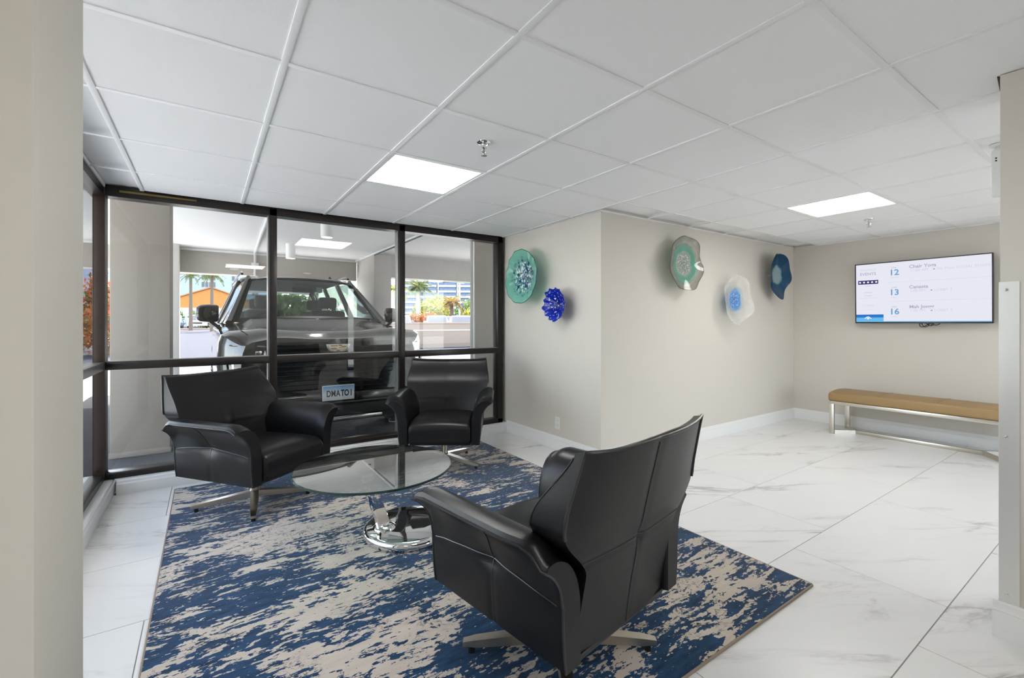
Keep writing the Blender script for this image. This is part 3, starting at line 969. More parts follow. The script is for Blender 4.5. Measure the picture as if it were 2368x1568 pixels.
def dish(name, label, loc, rotz, R0, depth, lobes, mat, off, rimcol=None, tilt=(0, 0)):
    """lobes: list of (count, radial amplitude, depth amplitude, phase); local front is -y, wall at y=+off"""
    root = thing(name, label, 'wall art', loc, group=None, rot=(tilt[0], 0, rotz + tilt[1]))
    nr, na = 22, 120
    front, backv = [], []
    bmx = MB()
    def P(rr, a):
        k = 1 + sum(ra * math.cos(n_ * a + ph) for n_, ra, da, ph in lobes) * rr
        dd = sum(da * math.cos(n_ * a + ph + .6) for n_, ra, da, ph in lobes) * rr ** 2.2
        rad = R0 * rr * k
        return Vector((rad * math.cos(a), -depth * rr ** 1.8 - dd, rad * math.sin(a)))
    for off_y in (0, .006):
        rings = [[bmx.bm.verts.new(P(0, 0) + Vector((0, off_y, 0)))]]
        for k in range(1, nr + 1):
            rings.append([bmx.bm.verts.new(P(k / nr, 2 * PI * q / na) + Vector((0, off_y, 0))) for q in range(na)])
        for q in range(na): bmx.bm.faces.new((rings[0][0], rings[1][q], rings[1][(q + 1) % na]))
        for a, c in zip(rings[1:], rings[2:]):
            for q in range(na): bmx.bm.faces.new((a[q], a[(q + 1) % na], c[(q + 1) % na], c[q]))
        front.append(rings[-1])
    for q in range(na):
        bmx.bm.faces.new((front[0][q], front[0][(q + 1) % na], front[1][(q + 1) % na], front[1][q]))
    body = bmx.build('glass_body', mat, root, ang=60)
    if rimcol:
        MB().tube([P(1, 2 * PI * q / na) + Vector((0, .003, 0)) for q in range(na)], .0035, 6, closed=True).build('rim', rimcol, root)
    MB().lathe([(0, .006), (.012, .006), (.012, off - .006), (.022, off - .004), (.022, off), (0, off)], 20, axis='Y').build('standoff', M['steel'], root)
    return root

rim_teal = principled('teal rim glass', (.02, .14, .13), .08)
rim_grey = principled('smoky rim glass', (.10, .10, .08), .08)
g1 = art_glass('teal glass', .26, [(0, (.02, .08, .20), .85), (.22, (.14, .42, .50), .50), (.50, (.36, .74, .66), .45), (1.0, (.44, .80, .70), .50)], (40, .54, (.88, .95, .98), .66), streak=(34, .55, (.01, .08, .20), .78))
g2 = art_glass('cobalt glass', .155, [(0, (.005, .01, .20), .9), (.4, (.008, .025, .42), .85), (1.0, (.02, .06, .62), .80)], (48, .615, (.85, .88, .98), .95))
g3 = art_glass('clear smoky glass with mint centre', .255, [(0, (.30, .33, .31), .9), (.42, (.50, .56, .50), .75), (.52, (.20, .52, .42), .75), (.66, (.33, .58, .47), .60), (.76, (.72, .72, .68), .22), (1.0, (.55, .55, .50), .35)], (85, .56, (.80, .80, .76), .50))
g4 = art_glass('milky clear glass with blue centre', .262, [(0, (.08, .28, .68), .9), (.36, (.16, .42, .82), .85), (.46, (.78, .88, .94), .30), (.60, (.97, .97, .96), .16), (1.0, (.98, .98, .97), .28)], (60, .56, (.62, .78, .95), .42))
g5 = art_glass('deep teal blue glass', .262, [(0, (.40, .52, .55), .9), (.36, (.36, .50, .54), .9), (.46, (.02, .12, .24), .85), (1.0, (.006, .070, .175), .90)])
dish('glass_dish', 'large round teal glass dish with speckled centre beside the window', (2.610, 3.605, 1.638), -R(90), .262, .065, [(13, .008, .004, 0), (3, .015, .006, .5)], g1, .105, rim_teal)
dish('glass_dish', 'small ruffled cobalt blue glass dish with white spots', (2.640, 3.13, 1.350), -R(90), .148, .065, [(13, .045, .008, .3), (5, .03, .006, 1.2)], g2, .075)
dish('glass_dish', 'clear wavy rimmed glass dish with mint green centre', (3.690, 2.590, 1.735), 0, .250, .050, [(6, .022, .012, .6), (3, .02, .008, 2.0)], g3, .090, rim_grey)
dish('glass_dish', 'milky clear glass dish with light blue centre', (4.570, 2.590, 1.425), 0, .262, .055, [(5, .035, .012, 1.7), (3, .025, .010, .4)], g4, .090)
dish('glass_dish', 'dark teal blue wavy glass dish nearest the television', (5.44, 2.590, 1.738), 0, .240, .055, [(2, -.10, .012, 0), (3, .055, .015, -PI / 2), (5, .05, .012, 1.0)], g5, .090)

# ================================================================= OUTLET, CORNER GUARD
ot = thing('wall_outlet', 'white duplex power outlet low on the wall below the cobalt dish', 'outlet', (UA, 3.235, .250), -R(90))
bx('cover_plate', M['plastic_white'], (-.036, .036, -.006, 0, -.058, .058), ot, bev=.002)
for z in (-.021, .021):
    f = bx('socket', M['plastic_white'], (-.017, .017, -.008, -.005, z - .014, z + .014), ot, bev=.001)
    for x in (-.007, .007): bx('slot', M['dark'], (x - .0012, x + .0012, -.0084, -.0078, z - .004, z + .006), f, sm=False)

cg = thing('corner_guard', 'brushed steel corner guard on the white wall end by the bench', 'corner guard', (2.475, .37, .135))
g = MB()
t_ = .003
g.prism([(0, t_, 0), (-t_, t_, 0), (-t_, -.050, 0), (0, -.050, 0)], (0, 0, 1.20))
g.build('side_leaf', M['steel'], cg)
g = MB().prism([(0, 0, 0), (.05, 0, 0), (.05, t_, 0), (0, t_, 0)], (0, 0, 1.20))
g.build('end_leaf', M['steel'], cg)
for z in (.03, .62, 1.17):
    MB().lathe([(0, -.0065), (.004, -.006), (.006, -.003), (0, -.003)], 14, axis='X', center=(0, -.018, z)).build('screw', M['chrome'], cg)
#EXTERIOR#
# ================================================================= EXTERIOR
G = -0.05
M['asphalt'] = principled('blue grey asphalt', (0.070, 0.070, 0.085), 0.95, spec=0.08, bump=0.4, bscale=90, var=0.10, vscale=1.2)
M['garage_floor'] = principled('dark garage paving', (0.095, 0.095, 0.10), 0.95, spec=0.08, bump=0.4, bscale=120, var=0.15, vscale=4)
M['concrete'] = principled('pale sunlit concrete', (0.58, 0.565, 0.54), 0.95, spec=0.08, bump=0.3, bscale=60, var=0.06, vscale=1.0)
M['side_concrete'] = principled('pale bounce paving', (0.78, 0.775, 0.77), 0.95, spec=0.08, bump=0.3, bscale=60, var=0.05, vscale=1.0)  # made paler than the real ground to bounce sunlight up to the ceiling
M['column_stucco'] = principled('brown taupe stucco', (0.30, 0.265, 0.23), 0.9, bump=0.3, bscale=160)
M['stucco'] = principled('taupe stucco', (0.42, 0.39, 0.35), 0.9, bump=0.3, bscale=160)
M['stucco_light'] = principled('light grey stucco', (0.50, 0.48, 0.455), 0.9, bump=0.3, bscale=160)
M['garage_white'] = principled('white garage ceiling', (0.76, 0.76, 0.75), 0.9, bump=0.15, bscale=80)
M['beige_wall'] = principled('beige site wall', (0.34, 0.26, 0.205), 0.9, bump=0.2, bscale=90)
M['white_paint'] = principled('white exterior paint', (0.62, 0.62, 0.62), 0.6)
M['paver'] = principled('terracotta paver', (0.36, 0.20, 0.12), 0.9)
M['grass'] = principled('lawn', (0.10, 0.18, 0.05), 0.95, var=0.3, vscale=2)

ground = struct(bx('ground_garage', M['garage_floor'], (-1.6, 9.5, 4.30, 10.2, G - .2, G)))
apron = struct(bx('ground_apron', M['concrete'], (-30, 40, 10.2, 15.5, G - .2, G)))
bx('ground_side', M['side_concrete'], (-30, -1.6, -12, 10.2, G - .2, G - .001), apron)
bx('ground_right', M['concrete'], (9.5, 40, 4.3, 10.2, G - .2, G - .001), apron)
bx('ground_south', M['concrete'], (-30, 40, -30, VS - .2, G - .2, G), apron)
bx('ground_south_side', M['concrete'], (6.6, 40, VS - .2, 4.3, G - .2, G), apron)
b = MB().loft([[(-60, 15.5, G), (80, 15.5, G), (80, 15.5, G - .3), (-60, 15.5, G - .3)], [(-60, 58, .62), (80, 58, .62), (80, 58, .3), (-60, 58, .3)], [(-160, 320, 1.2), (260, 320, 1.2), (260, 320, .8), (-160, 320, .8)]])
b.build('ground_road', M['asphalt'], apron)
bx('paver_band', M['paver'], (-25, 6, 54.2, 57.0, .45, .66), apron)

# garage roof slab with beams and columns
roof = struct(bx('ceiling_garage', M['garage_white'], (-.85, 9.5, 4.236, 10.35, 2.54, 2.80)))
bx('roof_edge', M['stucco_light'], (-.86, 9.75, 4.236, 10.60, 2.80, 3.05), roof)
bx('side_slab', M['garage_white'], (-2.6, -.85, 4.236, 10.35, 2.54, 2.80), roof)
bx('sky_block_canopy', M['garage_white'], (-2.4, -.79, 1.38, 4.235, 2.40, 2.60), roof)  # unseen canopy added to keep direct sky light off the room floor
bx('header_wall', M['stucco_light'], (-.80, 2.655, 4.236, 4.30, CEIL, 2.54), roof)
bx('room_roof', M['stucco_light'], (-.78, 6.35, VS - .2, 4.236, CEIL + .17, CEIL + .6), roof)
bx('room_roof', M['stucco_light'], (US - .2, -.78, VS - .2, 1.37, CEIL + .17, CEIL + .6), roof)
bx('beam', M['stucco'], (-2.6, 2.71, 10.0, 10.35, 2.10, 2.54), roof)
bx('beam', M['stucco_light'], (3.055, 9.5, 8.80, 9.15, 2.10, 2.54), roof)
bx('cornice', M['white_trim'], (-2.6, 2.71, 9.955, 10.0, 2.495, 2.54), roof, bev=.01)
bx('cornice', M['white_trim'], (2.665, 2.71, 6.2, 9.955, 2.505, 2.54), roof, bev=.008)
bx('cornice', M['white_trim'], (2.665, 2.71, 4.4, 6.2, 2.515, 2.54), roof, bev=.006)

def column(label, dims, mat, cap=True):
    u0, u1, v0, v1, z0, z1 = dims
    t = thing('column', label, 'column', ((u0 + u1) / 2, (v0 + v1) / 2, z0))
    w, h = (u1 - u0) / 2, (v1 - v0) / 2
    bx('shaft', mat, (-w, w, -h, h, 0, z1 - z0), t, bev=.006)
    bx('foot_band', mat, (-w - .006, w + .006, -h - .006, h + .006, 0, .05), t, bev=.004)
    return t
column('wide taupe stucco column just outside the corner of the window', (-.72, -.285, 5.40, 5.86, G, 2.54), M['column_stucco'])
column('slim pale stucco column behind the wide taupe column', (-.85, -.385, 9.60, 10.0, G, 2.54), M['stucco_light'])
column('pale stucco column behind the parked vehicle', (2.71, 3.055, 8.78, 10.0, G, 2.54), M['stucco_light'])
# wall return right of the glazing, seen through the last pane
pr = thing('pilaster', 'tan wall return outside the last pane with a pale corner bead', 'wall return', (2.66, 4.24, G))
bx('face', M['column_stucco'], (0, .30, .0, .46, 0, 2.58), pr)
bx('corner_bead', M['white_trim'], (-.012, .30, .46, .50, 0, 2.58), pr, bev=.004)
bx('corner_bead', M['white_trim'], (-.012, .0, .0, .035, 0, 2.58), pr, bev=.003)
bx('corner_bead', M['stucco_light'], (-.022, .30, .50, .545, 0, 2.58), pr, bev=.004)
struct(bx('wall_outer', M['stucco_light'], (2.72, 6.35, 4.135, 4.236, G, 2.54)))

# garage lamps and conduit
def can_light(loc, label, z1=2.54):
    t = thing('can_light', label, 'ceiling lamp', loc)
    MB().lathe([(.0, 0), (.072, 0), (.076, -.01), (.076, -.250), (.070, -.254), (.066, -.250), (.064, -.10), (0, -.10)], 32).build('housing', M['plastic_white'], t)
    MB().lathe([(0, -.205), (.063, -.205), (.063, -.200), (0, -.200)], 24).build('lens', emission('lamp lens', (1, .95, .85), 12.0), t)
    ld = bpy.data.lights.new('garage_lamp', 'SPOT'); ld.energy = 30; ld.spot_size = R(95); ld.spot_blend = .6; ld.shadow_soft_size = .05
    lo = bpy.data.objects.new('lamp', ld); col.objects.link(lo); lo.parent = t; lo.location = (0, 0, -.26)
    return t
can_light((1.195, 8.50, 2.54), 'white cylinder lamp on the garage ceiling beside the conduit')
can_light((1.29, 6.15, 2.54), 'white cylinder lamp on the garage ceiling above the hood')
cd = thing('conduit', 'white electrical conduit running along the garage ceiling and down the beam', 'conduit', (.60, 6.0, 2.54))
MB().tube([(0, -1.2, -.022), (.08, 1.5, -.022), (.16, 3.75, -.022), (.175, 3.92, -.05), (.178, 3.945, -.12), (.178, 3.945, -.20)], .022, 10).build('pipe', M['white_paint'], cd)
bx('junction_box', M['white_paint'], (.118, .238, 3.90, 3.99, -.31, -.20), cd, bev=.005)
MB().tube([(.178, 3.945, -.31), (.172, 3.945, -.40), (.185, 3.945, -.47)], .020, 10).build('lower_pipe', M['white_paint'], cd)
bx('end_fitting', M['white_paint'], (.05, .33, 3.88, 4.02, -.53, -.46), cd, bev=.02)
MB().tube([(2.085, -.9, -.045), (2.09, 2.7, -.045)], .010, 8).build('side_pipe', M['plastic_black'], cd)
for k, u in enumerate((.44, 1.71)):
    t = thing('beam_marker', ('thin white oval disc on the taupe beam beside the conduit box', 'thin white oval disc on the taupe beam above the windshield')[k], 'disc', (u, 9.998, 2.20), 0, 'white discs on the garage beam')
    MB().lathe([(0, -.012), (.070, -.012), (.076, -.006), (.076, 0), (0, 0)], 28, axis='Y', sx=1.0, sy=.22).build('plate', M['white_paint'], t)
    MB().lathe([(0, -.014), (.010, -.014), (.010, -.011), (0, -.011)], 10, axis='Y', sy=.5).build('screw', M['steel'], t)

# ---------------------------------------------------------------- sport utility vehicle
PAINT = principled('black metallic paint', (0.065, 0.064, 0.062), 0.20, metal=0.6, coat=1.0)
GLOSSBLK = principled('gloss black', (0.006, 0.006, 0.007), 0.10, coat=0.6)
MATTBLK = principled('matt black trim', (0.012, 0.012, 0.012), 0.6)
RUBBER = principled('tyre rubber', (0.015, 0.015, 0.015), 0.85)
CAR_GLASS = clear_glass('vehicle glass', (0.40, 0.47, 0.44), 2.0)
TINT = clear_glass('tinted vehicle glass', (0.34, 0.40, 0.38), 2.0)
LAMP = clear_glass('lamp cover', (0.80, 0.80, 0.80), 2.0)
SEATL = principled('grey seat leather', (0.07, 0.068, 0.065), 0.6)
sv = thing('sport_utility_vehicle', 'large black sport utility vehicle parked nose to the window', 'car', (1.105, 4.80, G))
def body_section(y):
    """half section list (x, z), bottom centre to top centre"""
    f = sstep(0, .32, y); rr = 1 - .05 * sstep(4.9, 5.38, y)
    w = (.86 + .165 * f ** .7) * rr if y > 0.001 else .84
    w -= .0
    zb = .30 + .06 * (1 - f)
    zs = 1.05 + .10 * sstep(0, .30, y) + .04 * sstep(.3, 1.5, y) + .03 * sstep(1.5, 5, y)         # shoulder
    zc = 1.07 + .08 * sstep(0, .25, y) + .16 * sstep(.25, 1.45, y)                                 # hood centre
    if y > 1.6: zc = zs + .02
    pts = [(0, zb), (w * .55, zb), (w * .90, zb + .01), (w * .975, zb + .08), (w, zb + .22), (w + .004, .72), (w, .86), (w - .012, zs - .10), (w - .035, zs - .03), (w - .085, zs),
           (w * .80, zs + (zc - zs) * .25 + .012), (w * .66, zs + (zc - zs) * .62 + .030), (w * .52, zs + (zc - zs) * .80 + .022), (w * .30, zs + (zc - zs) * .95 + .004), (0, zc)]
    return pts
ys = [0, .03, .07, .13, .20, .30, .45, .65, .9, 1.15, 1.35, 1.5, 1.65, 2.2, 3.0, 3.8, 4.5, 5.0, 5.25, 5.34, 5.38]
secs = []
for y in ys:
    h = body_section(y)
    sh = 1.0
    full = [(x, z) for x, z in h] + [(-x, z) for x, z in h[-2:0:-1]]
    secs.append([(x, y, z) for x, z in full])
MB().loft(secs).build('body', PAINT, sv, ang=32)
# hood shut lines
for s in (-1, 1):
    pts = []
    for y in [.16 + 1.2 * k / 14 for k in range(15)]:
        h = body_section(y); p = h[10]
        pts.append((s * (p[0] + .012), y, p[1] + .001))
    MB().tube(pts, .004, 6).build('hood_seam', MATTBLK, sv)
# greenhouse: roof, pillars, panes
ZR0, ZR1 = 1.86, 1.93
def roof_sec(y, w, z):
    return [(-w, y, z - .05), (-w * .97, y, z - .015), (-w * .6, y, z + .012), (0, y, z + .02), (w * .6, y, z + .012), (w * .97, y, z - .015), (w, y, z - .05), (w * .6, y, z - .03), (0, y, z - .02), (-w * .6, y, z - .03)]
MB().loft([roof_sec(2.02, .635, 1.835), roof_sec(2.25, .675, 1.875), roof_sec(2.9, .71, 1.905), roof_sec(3.8, .715, 1.905), roof_sec(4.7, .70, 1.88), roof_sec(5.05, .67, 1.84)]).build('roof', PAINT, sv, ang=40)
A0 = {s: Vector((s * .845, 1.30, 1.235)) for s in (-1, 1)}
A1 = {s: Vector((s * .625, 2.08, 1.825)) for s in (-1, 1)}
Bt, Bb = (.700, 3.05, 1.855), (.955, 3.00, 1.22)
Ct, Cb = (.700, 4.00, 1.850), (.955, 4.02, 1.23)
Dt, Db = (.655, 5.00, 1.800), (.900, 5.28, 1.24)
def pillar(p, q, w0, w1, name='pillar'):
    p, q = Vector(p), Vector(q)
    d = (q - p).normalized(); side = d.cross(Vector((1, 0, 0))).normalized(); o2 = d.cross(side).normalized()
    se = []
    for t, w in ((0, w0), (.5, (w0 + w1) / 2), (1, w1)):
        c = p.lerp(q, t)
        se.append([c + side * w * a + o2 * w * .6 * b_ for a, b_ in ((-1, -.6), (-.6, -1), (.6, -1), (1, -.6), (1, .6), (.6, 1), (-.6, 1), (-1, .6))])
    MB().loft(se).build(name, PAINT, sv, ang=40)
for s in (-1, 1):
    mir = lambda p: (p[0] * s, p[1], p[2])
    pillar(A0[s] + Vector((s * .045, -.03, -.02)), A1[s] + Vector((s * .018, 0, 0)), .058, .042)
    pillar(mir(Bb), mir(Bt), .06, .05); pillar(mir(Cb), mir(Ct), .06, .05); pillar(mir(Db), mir(Dt), .10, .08)
    a0 = (.90, 1.36, 1.24)
    for quad in (((.955, 1.55, 1.23), (.965, 3.0, 1.23), (.70, 3.03, 1.845), (.655, 2.15, 1.82)), ((.962, 3.05, 1.23), (.962, 4.0, 1.235), (.70, 3.98, 1.845), (.70, 3.08, 1.85)), ((.960, 4.05, 1.235), (.91, 5.2, 1.245), (.665, 4.95, 1.80), (.70, 4.03, 1.845))):
        MB().poly([mir(p) for p in quad]).build('side_window', TINT, sv, sm=False)
    MB().tube([mir(p) for p in ((.70, 2.35, 1.905), (.70, 2.5, 1.945), (.705, 3.6, 1.955), (.70, 4.7, 1.935), (.69, 4.85, 1.895))], .016, 8).build('roof_rail', GLOSSBLK, sv)
# windshield (curved in plan) with a black band
def ws(a, t):
    lo = Vector((a * .84, 1.30 - .13 * (1 - a * a), 1.240 + .035 * (1 - a * a))); hi = Vector((a * .625, 2.07 - .09 * (1 - a * a), 1.825 + .025 * (1 - a * a)))
    return lo.lerp(hi, t)
g = MB()
rows = [[ws(-1 + 2 * q / 14, t / 6) for q in range(15)] for t in range(7)]
g.loft(rows, caps=False, closed=False).build('windshield', CAR_GLASS, sv, ang=60)
g = MB().loft([[ws(-1 + 2 * q / 14, t) + Vector((0, -.003, .003)) for q in range(15)] for t in (0, .075)], caps=False, closed=False)
g.build('cowl_band', MATTBLK, sv)
for s in (-1, 1):
    MB().loft([[ws(s * (1 - .05 * k), t / 6) + Vector((0, -.002, .002)) for t in range(7)] for k in (0, 1)], caps=False, closed=False).build('windshield_border', MATTBLK, sv)
MB().loft([[ws(-1 + 2 * q / 14, t) + Vector((0, -.003, .003)) for q in range(15)] for t in (.95, 1.0)], caps=False, closed=False).build('header_band', MATTBLK, sv)
MB().loft([[ws(a, .88) + Vector((0, .03, -.01)) for a in (-.16, 0, .16)], [ws(a, .97) + Vector((0, .03, 0)) for a in (-.2, 0, .2)]], caps=False, closed=False).build('sensor_pod', MATTBLK, sv)
bx('rear_mirror', MATTBLK, (-.13, .13, 1.97, 2.0, 1.655, 1.73), sv, bev=.012)
bx('toll_tag', principled('tag grey', (.25, .28, .30), .5), (.16, .24, 1.905, 1.912, 1.66, 1.73), sv)
for s, (x0, x1) in ((1, (-.66, .02)), (2, (.05, .70))):
    pa, pb = Vector((x0, 1.14 + .12 * abs(x0), 1.285)), Vector((x1, 1.155 + .12 * abs(x1), 1.285))
    MB().tube([pa, pa.lerp(pb, .5) + Vector((0, -.01, .004)), pb], .008, 6).build('wiper', MATTBLK, sv)
MB().poly([(-.62, 5.20, 1.30), (.62, 5.20, 1.30), (.56, 5.02, 1.78), (-.56, 5.02, 1.78)]).build('rear_window', CAR_GLASS, sv, sm=False)
# cabin
bx('dashboard', MATTBLK, (-.80, .80, 1.28, 1.75, 1.05, 1.255), sv, bev=.03)
bx('cabin_floor', MATTBLK, (-.86, .86, 1.5, 5.1, .55, .62), sv)
bx('headliner', principled('headliner', (.10, .10, .10), .9), (-.62, .62, 2.15, 4.95, 1.838, 1.848), sv)
for yy in (2.35, 3.35):
    for x in (-.42, .42):
        bx('seat_back', SEATL, (x - .25, x + .25, yy, yy + .18, .70, 1.42), sv, bev=.05)
        bx('head_rest', SEATL, (x - .13, x + .13, yy + .03, yy + .13, 1.45, 1.62), sv, bev=.04)
MB().tube([(-.42 + .19 * math.cos(2 * PI * k / 20), 1.86 + .06 * math.sin(2 * PI * k / 20), 1.20 + .17 * math.sin(2 * PI * k / 20)) for k in range(20)], .014, 6, closed=True).build('steering_wheel', MATTBLK, sv)
# mirrors
for s in (-1, 1):
    secs = []
    for x, k in ((.985, .80), (1.0, .95), (1.08, 1.0), (1.16, .92), (1.195, .70), (1.205, .45)):
        secs.append([(s * x, 1.46 + .075 * k * math.cos(a), 1.345 + .105 * k * (abs(math.sin(a)) ** .6) * (1 if math.sin(a) > 0 else -1)) for a in [2 * PI * q / 16 for q in range(16)]])
    mo = MB().loft(secs).build('side_mirror', GLOSSBLK, sv, ang=45)
    MB().loft([[(s * 1.05, 1.42, 1.26), (s * 1.05, 1.50, 1.26), (s * 1.10, 1.50, 1.265), (s * 1.10, 1.42, 1.265)], [(s * .93, 1.44, 1.165), (s * .93, 1.53, 1.165), (s * .97, 1.53, 1.14), (s * .97, 1.44, 1.14)]]).build('mirror_stalk', GLOSSBLK, mo)
# front end: grille, lamps, bumper, plate, crest
g = MB()
def shield(y, k=1.0, zo=0): return [(-.66 * k, y, 1.02 + zo), (-.62 * k, y, 1.045 + zo), (.62 * k, y, 1.045 + zo), (.66 * k, y, 1.02 + zo), (.60 * k, y, .62), (.50 * k, y, .545), (-.50 * k, y, .545), (-.60 * k, y, .62)]
MB().loft([shield(.02), shield(-.022, .985)]).build('grille', GLOSSBLK, sv, ang=30)
for k in range(10):
    z = .585 + .045 * k
    hwg = .50 + .10 * min(1, (z - .545) / .3)
    MB().tube([(-hwg, -.020, z), (-hwg * .5, -.030, z), (0, -.033, z), (hwg * .5, -.030, z), (hwg, -.020, z)], .0075, 6).build('grille_bar', principled('dark chrome bar', (.05, .05, .052), .2, metal=.9) if k == 0 else bpy.data.materials['dark chrome bar'], sv)
silver = principled('bright silver', (.72, .72, .72), .18, metal=1.0)
for s in (-1, 1):
    # headlamp housing under the hood edge
    hl = [(s * .60, -.015, 1.035), (s * .90, .10, 1.05), (s * .965, .26, 1.055), (s * .965, .27, .945), (s * .90, .11, .905), (s * .64, -.012, .915)]
    MB().prism(hl, (0, .05, 0)).build('headlamp', GLOSSBLK, sv, ang=20)
    for q, (x, y) in enumerate(((.70, .010), (.78, .040), (.86, .075))):
        bx('lamp_module', silver, (s * x - .028, s * x + .028, y - .012, y + .03, .935, .970), sv, bev=.006)
    MB().tube([(s * .63, -.020, 1.010), (s * .78, .030, 1.018), (s * .90, .090, 1.022), (s * .965, .25, 1.026)], .008, 6).build('lamp_strip', silver, sv)
    MB().tube([(s * .90, .090, .895), (s * .885, .060, .66), (s * .86, .035, .50)], .016, 6).build('running_lamp', LAMP if False else silver, sv)
    MB().tube([(s * .955, .16, .88), (s * .935, .12, .62), (s * .90, .08, .44)], .030, 6).build('air_curtain', GLOSSBLK, sv)
    # wheels
    for y in (.92, 4.0):
        wh = MB().lathe([(0, -.13), (.26, -.13), (.37, -.12), (.395, -.08), (.40, 0), (.395, .10), (.37, .125), (.27, .125), (0, .10)], 40, axis='X').build('wheel', RUBBER, sv, loc=(s * .90, y, .40))
        MB().lathe([(0, s * .100), (.10, s * .105), (.24, s * .118), (.285, s * .130), (.285, s * .10), (0, s * .09)], 30, axis='X').build('rim', GLOSSBLK, wh)
        for k in range(7):
            a = 2 * PI * k / 7
            MB().tube([(s * .120, .06 * math.cos(a), .06 * math.sin(a)), (s * .138, .27 * math.cos(a), .27 * math.sin(a))], .018, 6).build('spoke', silver, wh)
        MB().lathe([(.425, -.03), (.46, -.03), (.465, .02), (.425, .02)], 40, axis='X', center=(s * .998, y, .41)).build('wheel_arch', MATTBLK, sv)
bx('lower_bumper', PAINT, (-.82, .82, -.035, .10, .40, .535), sv, bev=.03)
bx('lower_intake', MATTBLK, (-.62, .62, -.045, .0, .30, .405), sv, bev=.015)
bx('skid_plate', silver, (-.46, .46, -.030, .12, .245, .285), sv, bev=.012)
bx('air_dam', MATTBLK, (-.80, .80, .02, .20, .22, .32), sv, bev=.02)
# crest emblem on the grille
cr = bx('crest', silver, (0, 0, 0, 0, 0, 0), sv, sm=False) if False else None
def crest(k, y, name, mat, parent):
    pts = [(-.118 * k, y, .990 + .030 * k), (.118 * k, y, .990 + .030 * k), (.106 * k, y, .990 - .010 * k), (.085 * k, y, .990 - .038 * k), (.045 * k, y, .990 - .046 * k), (-.045 * k, y, .990 - .046 * k), (-.085 * k, y, .990 - .038 * k), (-.106 * k, y, .990 - .010 * k)]
    return MB().prism(pts, (0, .012, 0)).build(name, mat, parent, sm=False)
ce = crest(1.0, -.052, 'crest', silver, sv)
crest(.78, -.055, 'crest_field', principled('crest cream', (.72, .66, .55), .3), ce)
gold, dk = principled('crest gold', (.50, .27, .06), .3, metal=.4), principled('crest dark', (.02, .02, .03), .3)
for x0, x1, z0, z1, mt in ((-.075, -.005, 0.998, 1.010, gold), (.002, .035, 1.004, 1.012, dk), (-.075, -.02, 0.976, 0.982, dk), (-.066, .0, 0.963, 0.973, gold), (.005, .075, 0.984, 0.992, gold), (.03, .078, 0.994, 1.000, dk), (.004, .066, 0.965, 0.972, gold), (-.02, .015, 0.948, 0.958, dk)):
    bx('crest_bar', mt, (x0, x1, -.057, -.054, z0, z1), ce, sm=False)
# licence plate
lp = bx('licence_plate', principled('plate white', (.72, .73, .75), .4), (-.155, .155, -.062, -.054, .455, .607), sv, bev=.004)
m, n, l = new_mat('plate blue fade')
tc = n.new('ShaderNodeTexCoord'); sx_ = n.new('ShaderNodeSeparateXYZ'); l.new(tc.outputs['Object'], sx_.inputs[0])
p_ = n.new('ShaderNodeBsdfPrincipled'); p_.inputs['Roughness'].default_value = .4
l.new(ramp(n, l, math_node(n, l, 'MULTIPLY', math_node(n, l, 'SUBTRACT', sx_.outputs[2], .455), 6.6), [(.45, (.72, .74, .76)), (.75, (.32, .50, .70)), (1.0, (.10, .28, .55))]), p_.inputs['Base Color'])
out(n, l, p_.outputs[0])
bx('plate_face', m, (-.149, .149, -.063, -.0615, .461, .601), lp, sm=False)
navy = principled('plate lettering', (.01, .012, .025), .4)
for ch, x in zip('DMATO1', (-.095, -.050, -.005, .038, .078, .122)):
    text('plate_character', ch, .088, navy, lp, (x, -.0634, .522), align='CENTER', bold=.002, sx=.66)
bx('plate_dot', navy, (.098, .103, -.0638, -.063, .520, .526), lp, sm=False)
bx('plate_holder', MATTBLK, (-.165, .165, -.056, -.03, .445, .615), sv, bev=.004)
MB().lathe([(0, 0), (.03, 0), (.022, .025), (.012, .05), (0, .055)], 14, center=(.52, 2.75, 1.915)).build('antenna', GLOSSBLK, sv)

# ---------------------------------------------------------------- planting
def leaf_mat(name, c1, c2, c3=None):
    m, n, l = new_mat(name)
    gi = n.new('ShaderNodeNewGeometry')
    stops = [(0.0, c1), (0.6, c2)] + ([(0.9, c3)] if c3 else [])
    c = ramp(n, l, gi.outputs['Random Per Island'], stops)
    p = n.new('ShaderNodeBsdfPrincipled'); l.new(c, p.inputs['Base Color']); p.inputs['Roughness'].default_value = .55
    tr = n.new('ShaderNodeBsdfTranslucent'); l.new(c, tr.inputs[0])
    mx = n.new('ShaderNodeMixShader'); mx.inputs[0].default_value = .3
    l.new(p.outputs[0], mx.inputs[1]); l.new(tr.outputs[0], mx.inputs[2]); out(n, l, mx.outputs[0])
    return m
LEAF_G = leaf_mat('green leaves', (.035, .09, .015), (.10, .20, .03), (.22, .30, .05))
LEAF_Y = leaf_mat('yellow green leaves', (.10, .16, .02), (.35, .36, .04), (.60, .46, .04))
LEAF_O = leaf_mat('orange and red leaves', (.12, .10, .02), (.50, .20, .03), (.62, .08, .04))
LEAF_P = leaf_mat('palm fronds', (.05, .10, .02), (.13, .20, .05), (.36, .28, .08))
LEAF_D = leaf_mat('dry palm fronds', (.14, .12, .03), (.42, .27, .08), (.55, .36, .12))
BARK = principled('palm bark', (.20, .15, .11), .9, bump=.6, bscale=20)
BARK_W = principled('pale trunk', (.55, .50, .44), .9, bump=.5, bscale=20)

